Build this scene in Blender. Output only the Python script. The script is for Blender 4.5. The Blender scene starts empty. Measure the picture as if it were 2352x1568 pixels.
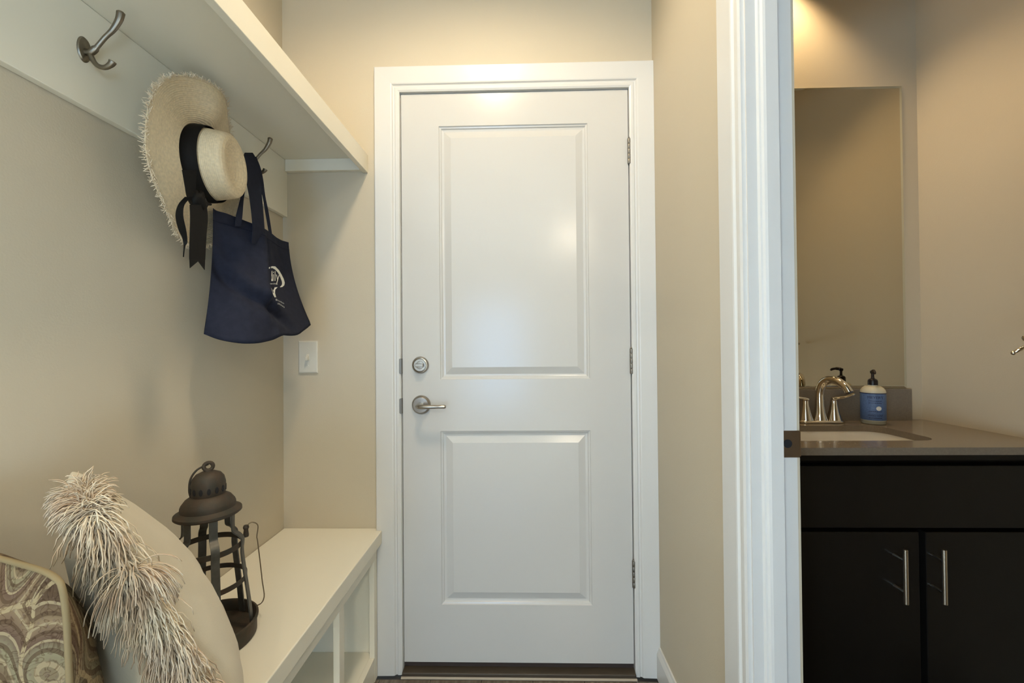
import bpy, bmesh, math, random
from mathutils import Vector, Matrix, noise

random.seed(7)
S = bpy.context.scene
COL = S.collection
F0 = 0.038            # floor lies this far under the closed door's lower edge

# ------------------------------------------------------------------ camera
def cam_axes(yaw, pitch, roll):
    fw = Vector((-math.sin(yaw) * math.cos(pitch), math.cos(yaw) * math.cos(pitch), math.sin(pitch)))
    ri = Vector((math.cos(yaw), math.sin(yaw), 0))
    up = ri.cross(fw)
    return (math.cos(roll) * ri + math.sin(roll) * up, -math.sin(roll) * ri + math.cos(roll) * up, fw)
cr, cu, cf = cam_axes(math.radians(1.3105), math.radians(0.5593), math.radians(-0.4875))
cam_d = bpy.data.cameras.new('camera')
cam = bpy.data.objects.new('camera', cam_d)
COL.objects.link(cam)
cam.matrix_world = Matrix(((cr.x, cu.x, -cf.x, 0.0), (cr.y, cu.y, -cf.y, -1.5069), (cr.z, cu.z, -cf.z, 1.1228 + F0), (0, 0, 0, 1)))
cam_d.sensor_width = 36
cam_d.lens = 36 * 970 / 2352
cam_d.clip_start = 0.02
S.camera = cam

# ------------------------------------------------------------------ world, big lights, exposure
W = bpy.data.worlds.new('world')
S.world = W
W.use_nodes = True
bg = W.node_tree.nodes['Background']
bg.inputs[0].default_value = (0.58, 0.79, 1.0, 1)
bg.inputs[1].default_value = 24.0
S.view_settings.view_transform = 'Standard'
S.view_settings.look = 'None'
S.view_settings.gamma = 1
S.view_settings.use_curve_mapping = False
S.view_settings.exposure = 0.0
S.cycles.max_bounces = 8
S.cycles.diffuse_bounces = 4
S.cycles.sample_clamp_indirect = 10
S.cycles.use_adaptive_sampling = True
S.cycles.adaptive_threshold = 0.03
HALL_W, BATH_W, BACK_W = 60.0, 27.0, 45.0
HALL_C = (1.0, 0.81, 0.56)
BATH_C = (1.0, 0.72, 0.40)
BACK_C = (1.0, 0.84, 0.62)
HALL_LAMP = (-0.14, -0.83)
def area(name, loc, power, col, size, rot=(0, 0, 0), shape='DISK', sy=None, parent=None):
    l = bpy.data.lights.new(name, 'AREA')
    l.energy = power; l.color = col; l.shape = shape; l.size = size
    if sy: l.size_y = sy
    o = bpy.data.objects.new(name, l)
    COL.objects.link(o)
    o.location = loc; o.rotation_euler = rot
    if parent: o.parent = parent
    return o
def spot(name, loc, power, col, soft, deg, blend):
    l = bpy.data.lights.new(name, 'SPOT'); l.energy = power; l.color = col; l.shadow_soft_size = soft; l.spot_size = math.radians(deg); l.spot_blend = blend
    o = bpy.data.objects.new(name, l); COL.objects.link(o); o.location = loc
    return o
# window openings of the room behind the camera; portals guide the sky light (they emit nothing of their own)
BACK_Y, RX = -6.5, 3.0
WIN = (-1.05, 0.05, 0.04, 2.05)      # back wall: x0 x1 z0 z1
SWIN = (-6.0, -2.25, 0.03, 0.95)     # openings added to both side walls for more daylight: y0 y1 z0 z1
def portal(loc, rot, w, h):
    p = area('window_portal', loc, 1, (1, 1, 1), w, rot, 'RECTANGLE', h)
    p.data.cycles.is_portal = True
portal(((WIN[0] + WIN[1]) / 2, BACK_Y - 0.08, (WIN[2] + WIN[3]) / 2), (math.radians(90), 0, 0), WIN[1] - WIN[0], WIN[3] - WIN[2])
portal((-RX - 0.08, (SWIN[0] + SWIN[1]) / 2, (SWIN[2] + SWIN[3]) / 2), (math.radians(90), 0, math.radians(-90)), SWIN[1] - SWIN[0], SWIN[3] - SWIN[2])
portal((RX + 0.08, (SWIN[0] + SWIN[1]) / 2, (SWIN[2] + SWIN[3]) / 2), (math.radians(90), 0, math.radians(90)), SWIN[1] - SWIN[0], SWIN[3] - SWIN[2])

# ------------------------------------------------------------------ materials
MATS = {}
def mat(name, col, rough=0.5, metal=0.0, noise_amt=0.0, noise_scale=40, bump=0.0, bump_scale=200, spec=0.5, emit=None, emit_s=0, coat=0, trans=0, ior=1.45, col2=None, stretch=None, sheen=0):
    m = bpy.data.materials.new(name)
    m.use_nodes = True
    nt = m.node_tree
    b = nt.nodes['Principled BSDF']
    b.inputs['Base Color'].default_value = (*col, 1)
    b.inputs['Roughness'].default_value = rough
    b.inputs['Metallic'].default_value = metal
    b.inputs['Specular IOR Level'].default_value = spec
    b.inputs['IOR'].default_value = ior
    b.inputs['Coat Weight'].default_value = coat
    b.inputs['Transmission Weight'].default_value = trans
    b.inputs['Sheen Weight'].default_value = sheen
    if emit:
        b.inputs['Emission Color'].default_value = (*emit, 1)
        b.inputs['Emission Strength'].default_value = emit_s
    tc = nt.nodes.new('ShaderNodeTexCoord')
    src = tc.outputs['Object']
    if stretch:
        mp = nt.nodes.new('ShaderNodeMapping')
        mp.inputs['Scale'].default_value = stretch
        nt.links.new(src, mp.inputs[0]); src = mp.outputs[0]
    if noise_amt or col2:
        n = nt.nodes.new('ShaderNodeTexNoise')
        n.inputs['Scale'].default_value = noise_scale
        n.inputs['Detail'].default_value = 6
        nt.links.new(src, n.inputs['Vector'])
        r = nt.nodes.new('ShaderNodeValToRGB')
        c2 = col2 if col2 else tuple(c * (1 - noise_amt) for c in col)
        r.color_ramp.elements[0].color = (*c2, 1); r.color_ramp.elements[0].position = 0.35
        r.color_ramp.elements[1].color = (*col, 1); r.color_ramp.elements[1].position = 0.65
        nt.links.new(n.outputs['Fac'], r.inputs[0])
        nt.links.new(r.outputs[0], b.inputs['Base Color'])
    if bump:
        n2 = nt.nodes.new('ShaderNodeTexNoise')
        n2.inputs['Scale'].default_value = bump_scale
        n2.inputs['Detail'].default_value = 3
        nt.links.new(src, n2.inputs['Vector'])
        bp = nt.nodes.new('ShaderNodeBump')
        bp.inputs['Strength'].default_value = bump
        bp.inputs['Distance'].default_value = 0.001
        nt.links.new(n2.outputs['Fac'], bp.inputs['Height'])
        nt.links.new(bp.outputs[0], b.inputs['Normal'])
    MATS[name] = m
    return m
mat('wall_paint', (0.595, 0.525, 0.400), 0.62, bump=0.25, bump_scale=260, noise_amt=0.02, noise_scale=3)
mat('room_paint', (0.80, 0.79, 0.76), 0.7, bump=0.2, bump_scale=200)
mat('carpet', (0.72, 0.72, 0.70), 0.95, noise_amt=0.1, noise_scale=300, bump=0.6, bump_scale=900)
mat('ceiling_paint', (0.80, 0.78, 0.72), 0.8, bump=0.3, bump_scale=150)
mat('trim_paint', (0.69, 0.685, 0.665), 0.32, bump=0.05, bump_scale=90)
mat('door_paint', (0.62, 0.612, 0.59), 0.2, bump=0.06, bump_scale=70)
mat('bench_paint', (0.84, 0.79, 0.655), 0.4, bump=0.05, bump_scale=120)
mat('nickel', (0.36, 0.33, 0.29), 0.28, 1.0)
mat('hinge_nickel', (0.27, 0.255, 0.23), 0.5, 1.0)
mat('strike_bronze', (0.30, 0.23, 0.16), 0.4, 1.0, noise_amt=0.1)
mat('hook_nickel', (0.24, 0.21, 0.165), 0.36, 1.0)
mat('chrome', (0.80, 0.77, 0.70), 0.10, 1.0)
mat('bar_nickel', (0.62, 0.58, 0.50), 0.3, 1.0)
mat('hole_shade', (0.01, 0.01, 0.012), 0.8)
mat('threshold_metal', (0.09, 0.07, 0.05), 0.5, 0.3, noise_amt=0.2, noise_scale=12, stretch=(1, 8, 8))
mat('threshold_edge', (0.42, 0.36, 0.28), 0.5)
mat('rubber', (0.05, 0.035, 0.03), 0.7)
mat('plastic_white', (0.68, 0.66, 0.58), 0.35)
mat('straw', (0.78, 0.65, 0.44), 0.75, noise_amt=0.16, noise_scale=160, bump=0.4, bump_scale=300, spec=0.2)
mat('straw_fringe', (0.74, 0.62, 0.45), 0.8, spec=0.2)
mat('ribbon', (0.010, 0.009, 0.008), 0.6, noise_amt=0.2, noise_scale=120, spec=0.12)
mat('canvas', (0.022, 0.025, 0.042), 0.85, noise_amt=0.18, noise_scale=60, bump=0.35, bump_scale=600, spec=0.15)
mat('print_white', (0.72, 0.72, 0.66), 0.8)
mat('print_grey', (0.40, 0.41, 0.41), 0.8)
mat('lantern_iron', (0.052, 0.047, 0.036), 0.6, 0.4, noise_scale=35, col2=(0.075, 0.052, 0.036), bump=0.5, bump_scale=120)
mat('lantern_zinc', (0.135, 0.130, 0.115), 0.5, 0.6, noise_amt=0.3, noise_scale=45, bump=0.3, bump_scale=150)
mat('wire', (0.22, 0.17, 0.11), 0.5, 0.8)
mat('pillow_linen', (0.66, 0.585, 0.44), 0.9, noise_amt=0.05, noise_scale=9, bump=0.5, bump_scale=700, spec=0.1, sheen=0.2)
mat('fringe', (0.80, 0.70, 0.53), 0.8, spec=0.2, noise_scale=22, col2=(0.58, 0.43, 0.30))
mat('espresso', (0.0075, 0.0068, 0.0062), 0.42, noise_amt=0.3, noise_scale=8, stretch=(1, 1, 0.15), spec=0.35)
mat('quartz', (0.22, 0.185, 0.145), 0.16, noise_amt=0.10, noise_scale=180, spec=0.5)
mat('porcelain', (0.82, 0.79, 0.72), 0.12, coat=0.4)
mat('mirror', (0.60, 0.56, 0.46), 0.015, 1.0)
mat('mirror_edge', (0.72, 0.76, 0.72), 0.08, 1.0)
mat('soap_cream', (0.62, 0.58, 0.44), 0.3, spec=0.5)
mat('soap_label', (0.10, 0.17, 0.34), 0.45, noise_amt=0.2, noise_scale=220)
mat('soap_base', (0.30, 0.29, 0.22), 0.3)
mat('label_ink', (0.018, 0.025, 0.07), 0.6)
mat('pump_black', (0.012, 0.008, 0.010), 0.35)
mat('lamp_glass', (0.9, 0.86, 0.75), 0.5, emit=(1.0, 0.82, 0.58), emit_s=6)
mat('window_glass', (0.95, 0.98, 1.0), 0.0, trans=1.0, ior=1.02)

def wood_floor():
    m = mat('floor_wood', (0.20, 0.165, 0.125), 0.2, noise_scale=7, col2=(0.11, 0.088, 0.066), stretch=(9, 1, 9), bump=0.15, bump_scale=60)
    return m
wood_floor()
def tinted():
    m = bpy.data.materials.new('tinted_pane'); m.use_nodes = True
    nt = m.node_tree; nt.nodes.remove(nt.nodes['Principled BSDF'])
    t = nt.nodes.new('ShaderNodeBsdfTransparent'); t.inputs[0].default_value = (0.55, 0.62, 0.70, 1)
    nt.links.new(t.outputs[0], nt.nodes['Material Output'].inputs[0]); MATS['tinted_pane'] = m
tinted()

def paisley():
    m = bpy.data.materials.new('paisley'); m.use_nodes = True
    nt = m.node_tree; N = nt.nodes; L = nt.links
    b = N['Principled BSDF']; b.inputs['Roughness'].default_value = 0.85; b.inputs['Specular IOR Level'].default_value = 0.15
    tc = N.new('ShaderNodeTexCoord')
    no = N.new('ShaderNodeTexNoise'); no.inputs['Scale'].default_value = 7; no.inputs['Detail'].default_value = 1
    L.new(tc.outputs['Object'], no.inputs['Vector'])
    mx = N.new('ShaderNodeMix'); mx.data_type = 'VECTOR'; mx.inputs[0].default_value = 0.10
    L.new(tc.outputs['Object'], mx.inputs[4]); L.new(no.outputs['Color'], mx.inputs[5])
    # leaf-shaped cells, ringed contours inside each
    mp = N.new('ShaderNodeMapping'); mp.inputs['Rotation'].default_value = (0.0, 0.0, 0.7); mp.inputs['Scale'].default_value = (1.0, 0.62, 0.4)
    L.new(mx.outputs[1], mp.inputs[0])
    vo = N.new('ShaderNodeTexVoronoi'); vo.inputs['Scale'].default_value = 17
    L.new(mp.outputs[0], vo.inputs['Vector'])
    mu = N.new('ShaderNodeMath'); mu.operation = 'MULTIPLY'; mu.inputs[1].default_value = 46
    L.new(vo.outputs['Distance'], mu.inputs[0])
    si = N.new('ShaderNodeMath'); si.operation = 'SINE'; L.new(mu.outputs[0], si.inputs[0])
    r1 = N.new('ShaderNodeValToRGB')
    e = r1.color_ramp.elements
    e[0].position = 0.0; e[0].color = (0.30, 0.22, 0.12, 1)
    e[1].position = 1.0; e[1].color = (0.10, 0.065, 0.045, 1)
    for p, c in ((0.10, (0.15, 0.10, 0.06)), (0.18, (0.28, 0.21, 0.115)), (0.26, (0.17, 0.12, 0.07)), (0.36, (0.23, 0.20, 0.12)), (0.46, (0.12, 0.075, 0.05)), (0.60, (0.22, 0.155, 0.09)), (0.75, (0.085, 0.052, 0.03))):
        x = e.new(p); x.color = (*c, 1)
    L.new(vo.outputs['Distance'], r1.inputs[0])
    v2 = N.new('ShaderNodeTexVoronoi'); v2.feature = 'DISTANCE_TO_EDGE'; v2.inputs['Scale'].default_value = 17
    L.new(mp.outputs[0], v2.inputs['Vector'])
    g = N.new('ShaderNodeMath'); g.operation = 'LESS_THAN'; g.inputs[1].default_value = 0.022; L.new(v2.outputs['Distance'], g.inputs[0])
    mc = N.new('ShaderNodeMix'); mc.data_type = 'RGBA'; mc.inputs[7].default_value = (0.33, 0.255, 0.145, 1)
    L.new(g.outputs[0], mc.inputs[0]); L.new(r1.outputs[0], mc.inputs[6])
    # thin contour lines
    g2 = N.new('ShaderNodeMath'); g2.operation = 'GREATER_THAN'; g2.inputs[1].default_value = 0.90; L.new(si.outputs[0], g2.inputs[0])
    mc2 = N.new('ShaderNodeMix'); mc2.data_type = 'RGBA'; mc2.inputs[7].default_value = (0.30, 0.235, 0.14, 1)
    L.new(g2.outputs[0], mc2.inputs[0]); L.new(mc.outputs[2], mc2.inputs[6])
    # small dots
    v3 = N.new('ShaderNodeTexVoronoi'); v3.inputs['Scale'].default_value = 190; L.new(tc.outputs['Object'], v3.inputs['Vector'])
    g3 = N.new('ShaderNodeMath'); g3.operation = 'LESS_THAN'; g3.inputs[1].default_value = 0.26; L.new(v3.outputs['Distance'], g3.inputs[0])
    mc3 = N.new('ShaderNodeMix'); mc3.data_type = 'RGBA'; mc3.inputs[7].default_value = (0.16, 0.11, 0.08, 1)
    s3 = N.new('ShaderNodeMath'); s3.operation = 'MULTIPLY'; s3.inputs[1].default_value = 0.5; L.new(g3.outputs[0], s3.inputs[0])
    L.new(s3.outputs[0], mc3.inputs[0]); L.new(mc2.outputs[2], mc3.inputs[6])
    g4 = N.new('ShaderNodeMath'); g4.operation = 'LESS_THAN'; g4.inputs[1].default_value = -0.78; L.new(si.outputs[0], g4.inputs[0])
    s4 = N.new('ShaderNodeMath'); s4.operation = 'MULTIPLY'; s4.inputs[1].default_value = 0.75; L.new(g4.outputs[0], s4.inputs[0])
    mc4 = N.new('ShaderNodeMix'); mc4.data_type = 'RGBA'; mc4.inputs[7].default_value = (0.085, 0.052, 0.028, 1)
    L.new(s4.outputs[0], mc4.inputs[0]); L.new(mc3.outputs[2], mc4.inputs[6])
    # fine scrollwork
    n5 = N.new('ShaderNodeTexNoise'); n5.inputs['Scale'].default_value = 70; n5.inputs['Detail'].default_value = 1; n5.inputs['Distortion'].default_value = 1.5; L.new(tc.outputs['Object'], n5.inputs['Vector'])
    r5 = N.new('ShaderNodeValToRGB'); q5 = r5.color_ramp.elements
    q5[0].position = 0.47; q5[0].color = (1, 1, 1, 1); q5[1].position = 0.56; q5[1].color = (1, 1, 1, 1)
    x5 = q5.new(0.515); x5.color = (0.50, 0.42, 0.36, 1)
    L.new(n5.outputs['Fac'], r5.inputs[0])
    mc5 = N.new('ShaderNodeMix'); mc5.data_type = 'RGBA'; mc5.blend_type = 'MULTIPLY'; mc5.inputs[0].default_value = 0.85
    L.new(mc4.outputs[2], mc5.inputs[6]); L.new(r5.outputs[0], mc5.inputs[7])
    L.new(mc5.outputs[2], b.inputs['Base Color'])
    MATS['paisley'] = m
paisley()

# ------------------------------------------------------------------ builders
def tag(o, label, cat, group=None, kind=None):
    if label: o['label'] = label
    if cat: o['category'] = cat
    if group: o['group'] = group
    if kind: o['kind'] = kind
    return o
def thing(name, loc, label, cat, group=None, kind=None):
    o = bpy.data.objects.new(name, None)
    o.empty_display_size = 0.05
    COL.objects.link(o); o.location = loc
    return tag(o, label, cat, group, kind)
def link(name, me, m, parent=None, smooth=False, bevel=0, seg=2):
    if isinstance(m, (list, tuple)):
        for k in m: me.materials.append(MATS[k])
    elif m: me.materials.append(MATS[m])
    o = bpy.data.objects.new(name, me)
    COL.objects.link(o)
    if parent:
        o.parent = parent
        pw = Vector(parent.location)
        q = parent.parent
        while q: pw += Vector(q.location); q = q.parent
        o.location = -pw        # mesh data are in world space
    if smooth:
        for p in me.polygons: p.use_smooth = True
        if smooth == 'auto':
            me.set_sharp_from_angle(angle=math.radians(35))
    if bevel:
        b = o.modifiers.new('bevel', 'BEVEL'); b.width = bevel; b.segments = seg; b.limit_method = 'ANGLE'; b.angle_limit = math.radians(40)
    return o
class G:
    """collects geometry for one mesh"""
    def __init__(s): s.v = []; s.f = []; s.mi = []; s.cur = 0
    def add(s, vs, fs):
        n = len(s.v); s.v += [tuple(v) for v in vs]
        for f in fs: s.f.append(tuple(i + n for i in f)); s.mi.append(s.cur)
        return s
    def box(s, x0, x1, y0, y1, z0, z1):
        return s.add([(x0, y0, z0), (x1, y0, z0), (x1, y1, z0), (x0, y1, z0), (x0, y0, z1), (x1, y0, z1), (x1, y1, z1), (x0, y1, z1)],
                     [(0, 3, 2, 1), (4, 5, 6, 7), (0, 1, 5, 4), (1, 2, 6, 5), (2, 3, 7, 6), (3, 0, 4, 7)])
    def prism(s, poly, axis, a, b):
        """poly 2D outline extruded along axis 'x','y','z'"""
        def p3(p, t):
            return {'x': (t, p[0], p[1]), 'y': (p[0], t, p[1]), 'z': (p[0], p[1], t)}[axis]
        n = len(poly)
        return s.add([p3(p, a) for p in poly] + [p3(p, b) for p in poly],
                     [tuple(range(n - 1, -1, -1)), tuple(range(n, 2 * n))] + [(i, (i + 1) % n, n + (i + 1) % n, n + i) for i in range(n)])
    def lathe(s, prof, c, n=32, ax=(0, 0, 1), start=(1, 0, 0), sx=1, sy=1, a0=0, a1=2 * math.pi, caps=True):
        ax = Vector(ax).normalized(); u = Vector(start); u = (u - ax * u.dot(ax)).normalized(); w = ax.cross(u); c = Vector(c)
        full = abs(a1 - a0 - 2 * math.pi) < 1e-6
        m = n if full else n + 1
        vs = []
        for r, h in prof:
            for k in range(m):
                a = a0 + (a1 - a0) * k / n
                vs.append(c + ax * h + u * (r * sx * math.cos(a)) + w * (r * sy * math.sin(a)))
        fs = []
        for i in range(len(prof) - 1):
            for k in range(n):
                k2 = (k + 1) % m
                fs.append((i * m + k, i * m + k2, (i + 1) * m + k2, (i + 1) * m + k))
        if full and caps:
            if prof[0][0] > 1e-6: fs.append(tuple(range(m - 1, -1, -1)))
            if prof[-1][0] > 1e-6: fs.append(tuple((len(prof) - 1) * m + k for k in range(m)))
        return s.add(vs, fs)
    def tube(s, pts, rad, n=10, flat=1.0, up=(0, 0, 1), closed=False):
        """swept round or flattened bar; rad number or list; flat squashes along the 'up' side"""
        pts = [Vector(p) for p in pts]; m = len(pts)
        rad = [rad] * m if not isinstance(rad, (list, tuple)) else rad
        vs = []; fs = []; prev = None
        for i, p in enumerate(pts):
            if closed: t = pts[(i + 1) % m] - pts[i - 1]
            else: t = pts[min(i + 1, m - 1)] - pts[max(i - 1, 0)]
            t.normalize()
            ref = Vector(up) if prev is None else prev
            b = ref - t * ref.dot(t)
            if b.length < 1e-5:
                b = Vector((1, 0, 0)) - t * t.x
            b.normalize(); prev = b; a = t.cross(b)
            for k in range(n):
                q = 2 * math.pi * k / n
                vs.append(p + a * rad[i] * math.cos(q) + b * rad[i] * flat * math.sin(q))
        for i in range(m if closed else m - 1):
            j = (i + 1) % m
            for k in range(n):
                k2 = (k + 1) % n
                fs.append((i * n + k, i * n + k2, j * n + k2, j * n + k))
        if not closed:
            fs.append(tuple(range(n - 1, -1, -1))); fs.append(tuple((m - 1) * n + k for k in range(n)))
        return s.add(vs, fs)
    def strap(s, pts, wid, nor, th):
        """flat bar through pts; wid: list of half-width vectors, nor: list of half-thickness vectors"""
        vs = []; m = len(pts)
        for p, w, q in zip(pts, wid, nor):
            p = Vector(p); w = Vector(w); q = Vector(q).normalized() * th / 2
            vs += [p - w - q, p + w - q, p + w + q, p - w + q]
        fs = []
        for i in range(m - 1):
            for k in range(4):
                fs.append((i * 4 + k, i * 4 + (k + 1) % 4, i * 4 + 4 + (k + 1) % 4, i * 4 + 4 + k))
        fs += [(3, 2, 1, 0), tuple((m - 1) * 4 + k for k in range(4))]
        return s.add(vs, fs)
    def grid(s, pts, nu, nv):
        return s.add(pts, [(j * nu + i, j * nu + i + 1, (j + 1) * nu + i + 1, (j + 1) * nu + i) for j in range(nv - 1) for i in range(nu - 1)])
    def build(s, name, m, parent=None, smooth=False, bevel=0, seg=2, fix=True):
        me = bpy.data.meshes.new(name)
        me.from_pydata(s.v, [], s.f)
        if fix:
            bm = bmesh.new(); bm.from_mesh(me)
            bmesh.ops.recalc_face_normals(bm, faces=bm.faces)
            bm.to_mesh(me); bm.free()
        me.update()
        o = link(name, me, m, parent, smooth, bevel, seg)
        if isinstance(m, (list, tuple)):
            for p, k in zip(me.polygons, s.mi): p.material_index = k
        return o
def cr_spline(P, n):
    """Catmull-Rom through points P, n samples per span"""
    P = [Vector(p) for p in P]; out = []
    for i in range(len(P) - 1):
        p0 = P[max(i - 1, 0)]; p1 = P[i]; p2 = P[i + 1]; p3 = P[min(i + 2, len(P) - 1)]
        for k in range(n):
            t = k / n
            out.append(0.5 * ((2 * p1) + (p2 - p0) * t + (2 * p0 - 5 * p1 + 4 * p2 - p3) * t * t + (3 * p1 - p0 - 3 * p2 + p3) * t ** 3))
    out.append(P[-1]); return out

# ================================================================== STRUCTURE
XL, XR, XB, XE = -0.8614, 0.473, 0.573, 1.487     # left wall, hall/bath partition faces, bathroom end wall
YB = 0.10                                          # bathroom back wall
CZ = 2.74
LX0, LX1, LZ0, LZ1 = -0.4279, 0.3851, F0, 2.032 + F0   # door leaf
JB0, JB1, JH = -0.62, -1.38, 2.07                  # bathroom doorway
HALL_END = -2.0

def struct(name, g, m, label, cat, **k):
    return tag(g.build(name, m, None, **k), label, cat, kind='structure')
fl = struct('floor', G().box(-RX - 0.1, RX + 0.1, BACK_Y - 0.1, 0.2, -0.08, -0.012), 'threshold_metal', 'grey brown plank floor in front of the white door', 'floor')
struct('floor_bounce_carpet', G().box(-RX, RX, BACK_Y, -2.02, -0.0119, 0.006), 'carpet', 'unseen pale carpet added to bounce daylight into the hall', 'carpet')  # added as a pale reflector, throws daylight low into the hall
# planks laid along the hall, each its own piece
pw, gap = 0.178, 0.0015
plank_mesh = {}
for i in range(8):
    x0 = XL + 0.0 + i * pw
    w = min(pw, XR - x0)
    if w < 0.03: break
    off = (0.0, -0.62, -0.28, -0.85, -0.15, -0.5, -0.95, -0.36)[i]
    edges = [-0.031] + [e for e in [off - 1.2 * k for k in range(0, 4)] if -1.9 < e < -0.10] + [-2.0]
    edges = sorted(set(edges), reverse=True)
    for a, b in zip(edges, edges[1:]):
        key = (round(w, 4), round(a - b, 4))
        if key not in plank_mesh:
            g = G().box(gap / 2, w - gap / 2, b - a + gap / 2, -gap / 2, -0.012, 0.0)
            plank_mesh[key] = g.build('plank', 'floor_wood', fl, bevel=0.0012, seg=1)
            o = plank_mesh[key]
        else:
            o = plank_mesh[key].copy(); COL.objects.link(o); o.parent = fl
        o.location = (x0, a, 0)
# door wall with opening
fr = 0.022
struct('wall_back', G().box(XL - 0.1, LX0 - fr, 0, 0.12, 0, CZ).box(LX1 + fr, XR + 0.0, 0, 0.12, 0, CZ).box(LX0 - fr, LX1 + fr, 0, 0.12, LZ1 + fr, CZ), 'wall_paint', 'beige painted wall around the white panelled door', 'wall')
struct('wall_left', G().box(XL - 0.1, XL, HALL_END, 0.0, 0, CZ), 'wall_paint', 'beige painted wall on the left behind bench and hooks', 'wall')
struct('wall_right', G().box(XR, XB, JB0 + 0.002, 0.2, 0, CZ).box(XR, XB, HALL_END, JB1 - 0.02, 0, CZ).box(XR, XB, JB1 - 0.02, JB0 + 0.002, JH + 0.03, CZ), 'wall_paint', 'beige wall strip between white door and washroom doorway', 'wall')
struct('wall_washroom_back', G().box(XB, XE + 0.1, YB, YB + 0.1, 0, CZ), 'wall_paint', 'tan washroom wall carrying the frameless mirror', 'wall')
struct('wall_washroom_side', G().box(XE, XE + 0.1, -2.0, YB, 0, CZ), 'wall_paint', 'tan washroom side wall at the far right', 'wall')
struct('wall_washroom_front', G().box(XB, XE, -2.0, -1.9, 0, CZ), 'wall_paint', 'tan washroom wall opposite the mirror', 'wall')
struct('ceiling', G().box(-RX - 0.1, RX + 0.1, BACK_Y - 0.1, 0.2, CZ, CZ + 0.1), 'ceiling_paint', 'white ceiling over hall and washroom', 'ceiling')
# room behind the camera that the daylight comes through
def side_wall(x0, x1):
    return G().box(x0, x1, BACK_Y, SWIN[0], 0, CZ).box(x0, x1, SWIN[1], HALL_END + 0.1, 0, CZ).box(x0, x1, SWIN[0], SWIN[1], 0, SWIN[2]).box(x0, x1, SWIN[0], SWIN[1], SWIN[3], CZ)
struct('wall_room_left', side_wall(-RX - 0.1, -RX).box(-RX, XL - 0.1, HALL_END, HALL_END + 0.1, 0, CZ), 'wall_paint', 'beige wall of the room behind the hall, left side', 'wall')
struct('wall_room_right', side_wall(RX, RX + 0.1).box(XE + 0.1, RX, HALL_END, HALL_END + 0.1, 0, CZ), 'wall_paint', 'beige wall of the room behind the hall, right side', 'wall')
struct('wall_front', G().box(-RX - 0.1, WIN[0], BACK_Y - 0.1, BACK_Y, 0, CZ).box(WIN[1], RX + 0.1, BACK_Y - 0.1, BACK_Y, 0, CZ).box(WIN[0], WIN[1], BACK_Y - 0.1, BACK_Y, 0, WIN[2]).box(WIN[0], WIN[1], BACK_Y - 0.1, BACK_Y, WIN[3], CZ), 'wall_paint', 'beige far wall with the window behind the camera', 'wall')
def window(name, a0, a1, z0, z1, P, label):
    """P(a, d, z): a along the wall, d out of the room"""
    w = thing(name, P((a0 + a1) / 2, 0, z0), label, 'window', kind='structure')
    def bar(b0, b1, c0, c1, nm='window_frame'):
        p, q = P(b0, 0.03, c0), P(b1, 0.07, c1)
        G().box(min(p[0], q[0]), max(p[0], q[0]), min(p[1], q[1]), max(p[1], q[1]), c0, c1).build(nm, 'trim_paint', w)
    t = 0.05; am = (a0 + a1) / 2
    bar(a0, a0 + t, z0, z1); bar(a1 - t, a1, z0, z1); bar(a0 + t, a1 - t, z0, z0 + t); bar(a0 + t, a1 - t, z1 - t, z1)
    bar(am - 0.02, am + 0.02, z0 + t, z1 - t, 'mullion')
    return w
w1_ = window('window_1', WIN[0], WIN[1], WIN[2], WIN[3], lambda a, d, z: (a, BACK_Y - d, z), 'daylight window in the far wall behind the camera')
G().box(WIN[0] + 0.05, WIN[1] - 0.05, BACK_Y - 0.052, BACK_Y - 0.048, WIN[2] + 0.05, WIN[3] - 0.05).build('pane', 'tinted_pane', w1_)  # tint added to dim the sky, keeps its reflection in the door faint
window('added_window_left', SWIN[0], SWIN[1], SWIN[2], SWIN[3], lambda a, d, z: (-RX - d, a, z), 'unseen low window added for daylight on the left of the room behind')  # both side windows are added, they brighten room and hall
window('added_window_right', SWIN[0], SWIN[1], SWIN[2], SWIN[3], lambda a, d, z: (RX + d, a, z), 'unseen low window added for daylight on the right of the room behind')

# ------------------------------------------------------------------ casings
CAS = [(0, 0), (0, 0.009), (0.006, 0.012), (0.014, 0.0125), (0.017, 0.0095), (0.022, 0.0105), (0.026, 0.0150), (0.030, 0.0160), (0.086, 0.0175), (0.0885, 0.0155), (0.0885, 0)]  # inner edge -> outer edge: (offset, projection)
def casing(name, parent, P, U, D, m='trim_paint'):
    """mitred casing leg from P[0] to P[1]; U = outward offset dir, D = projection dir; P given per profile offset"""
    g = G(); n = len(CAS); vs = []
    for e in (0, 1):
        for o, d in CAS:
            vs.append(P(e, o) + Vector(D) * d)
    fs = [(i, (i + 1) % n, n + (i + 1) % n, n + i) for i in range(n)] + [tuple(range(n - 1, -1, -1)), tuple(range(n, 2 * n))]
    g.add(vs, fs)
    return g.build(name, m, parent)
t1 = thing('trim_1', (LX0, 0, 0), 'white stepped casing framing the panelled door', 'door casing', kind='structure')
rv = 0.004
xl, xr, zt = LX0 - rv, LX1 + rv - 0.001, LZ1 + rv
casing('casing_board', t1, lambda e, o: Vector((xl - o, 0, 0 if e == 0 else zt + o)), None, (0, -1, 0))
casing('casing_board', t1, lambda e, o: Vector((min(xr + o, XR - 0.0005), 0, 0 if e == 0 else zt + o)), None, (0, -1, 0))
casing('casing_board', t1, lambda e, o: Vector(((xl - o) if e == 0 else min(xr + o, XR - 0.0005), 0, zt + o)), None, (0, -1, 0))
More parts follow.
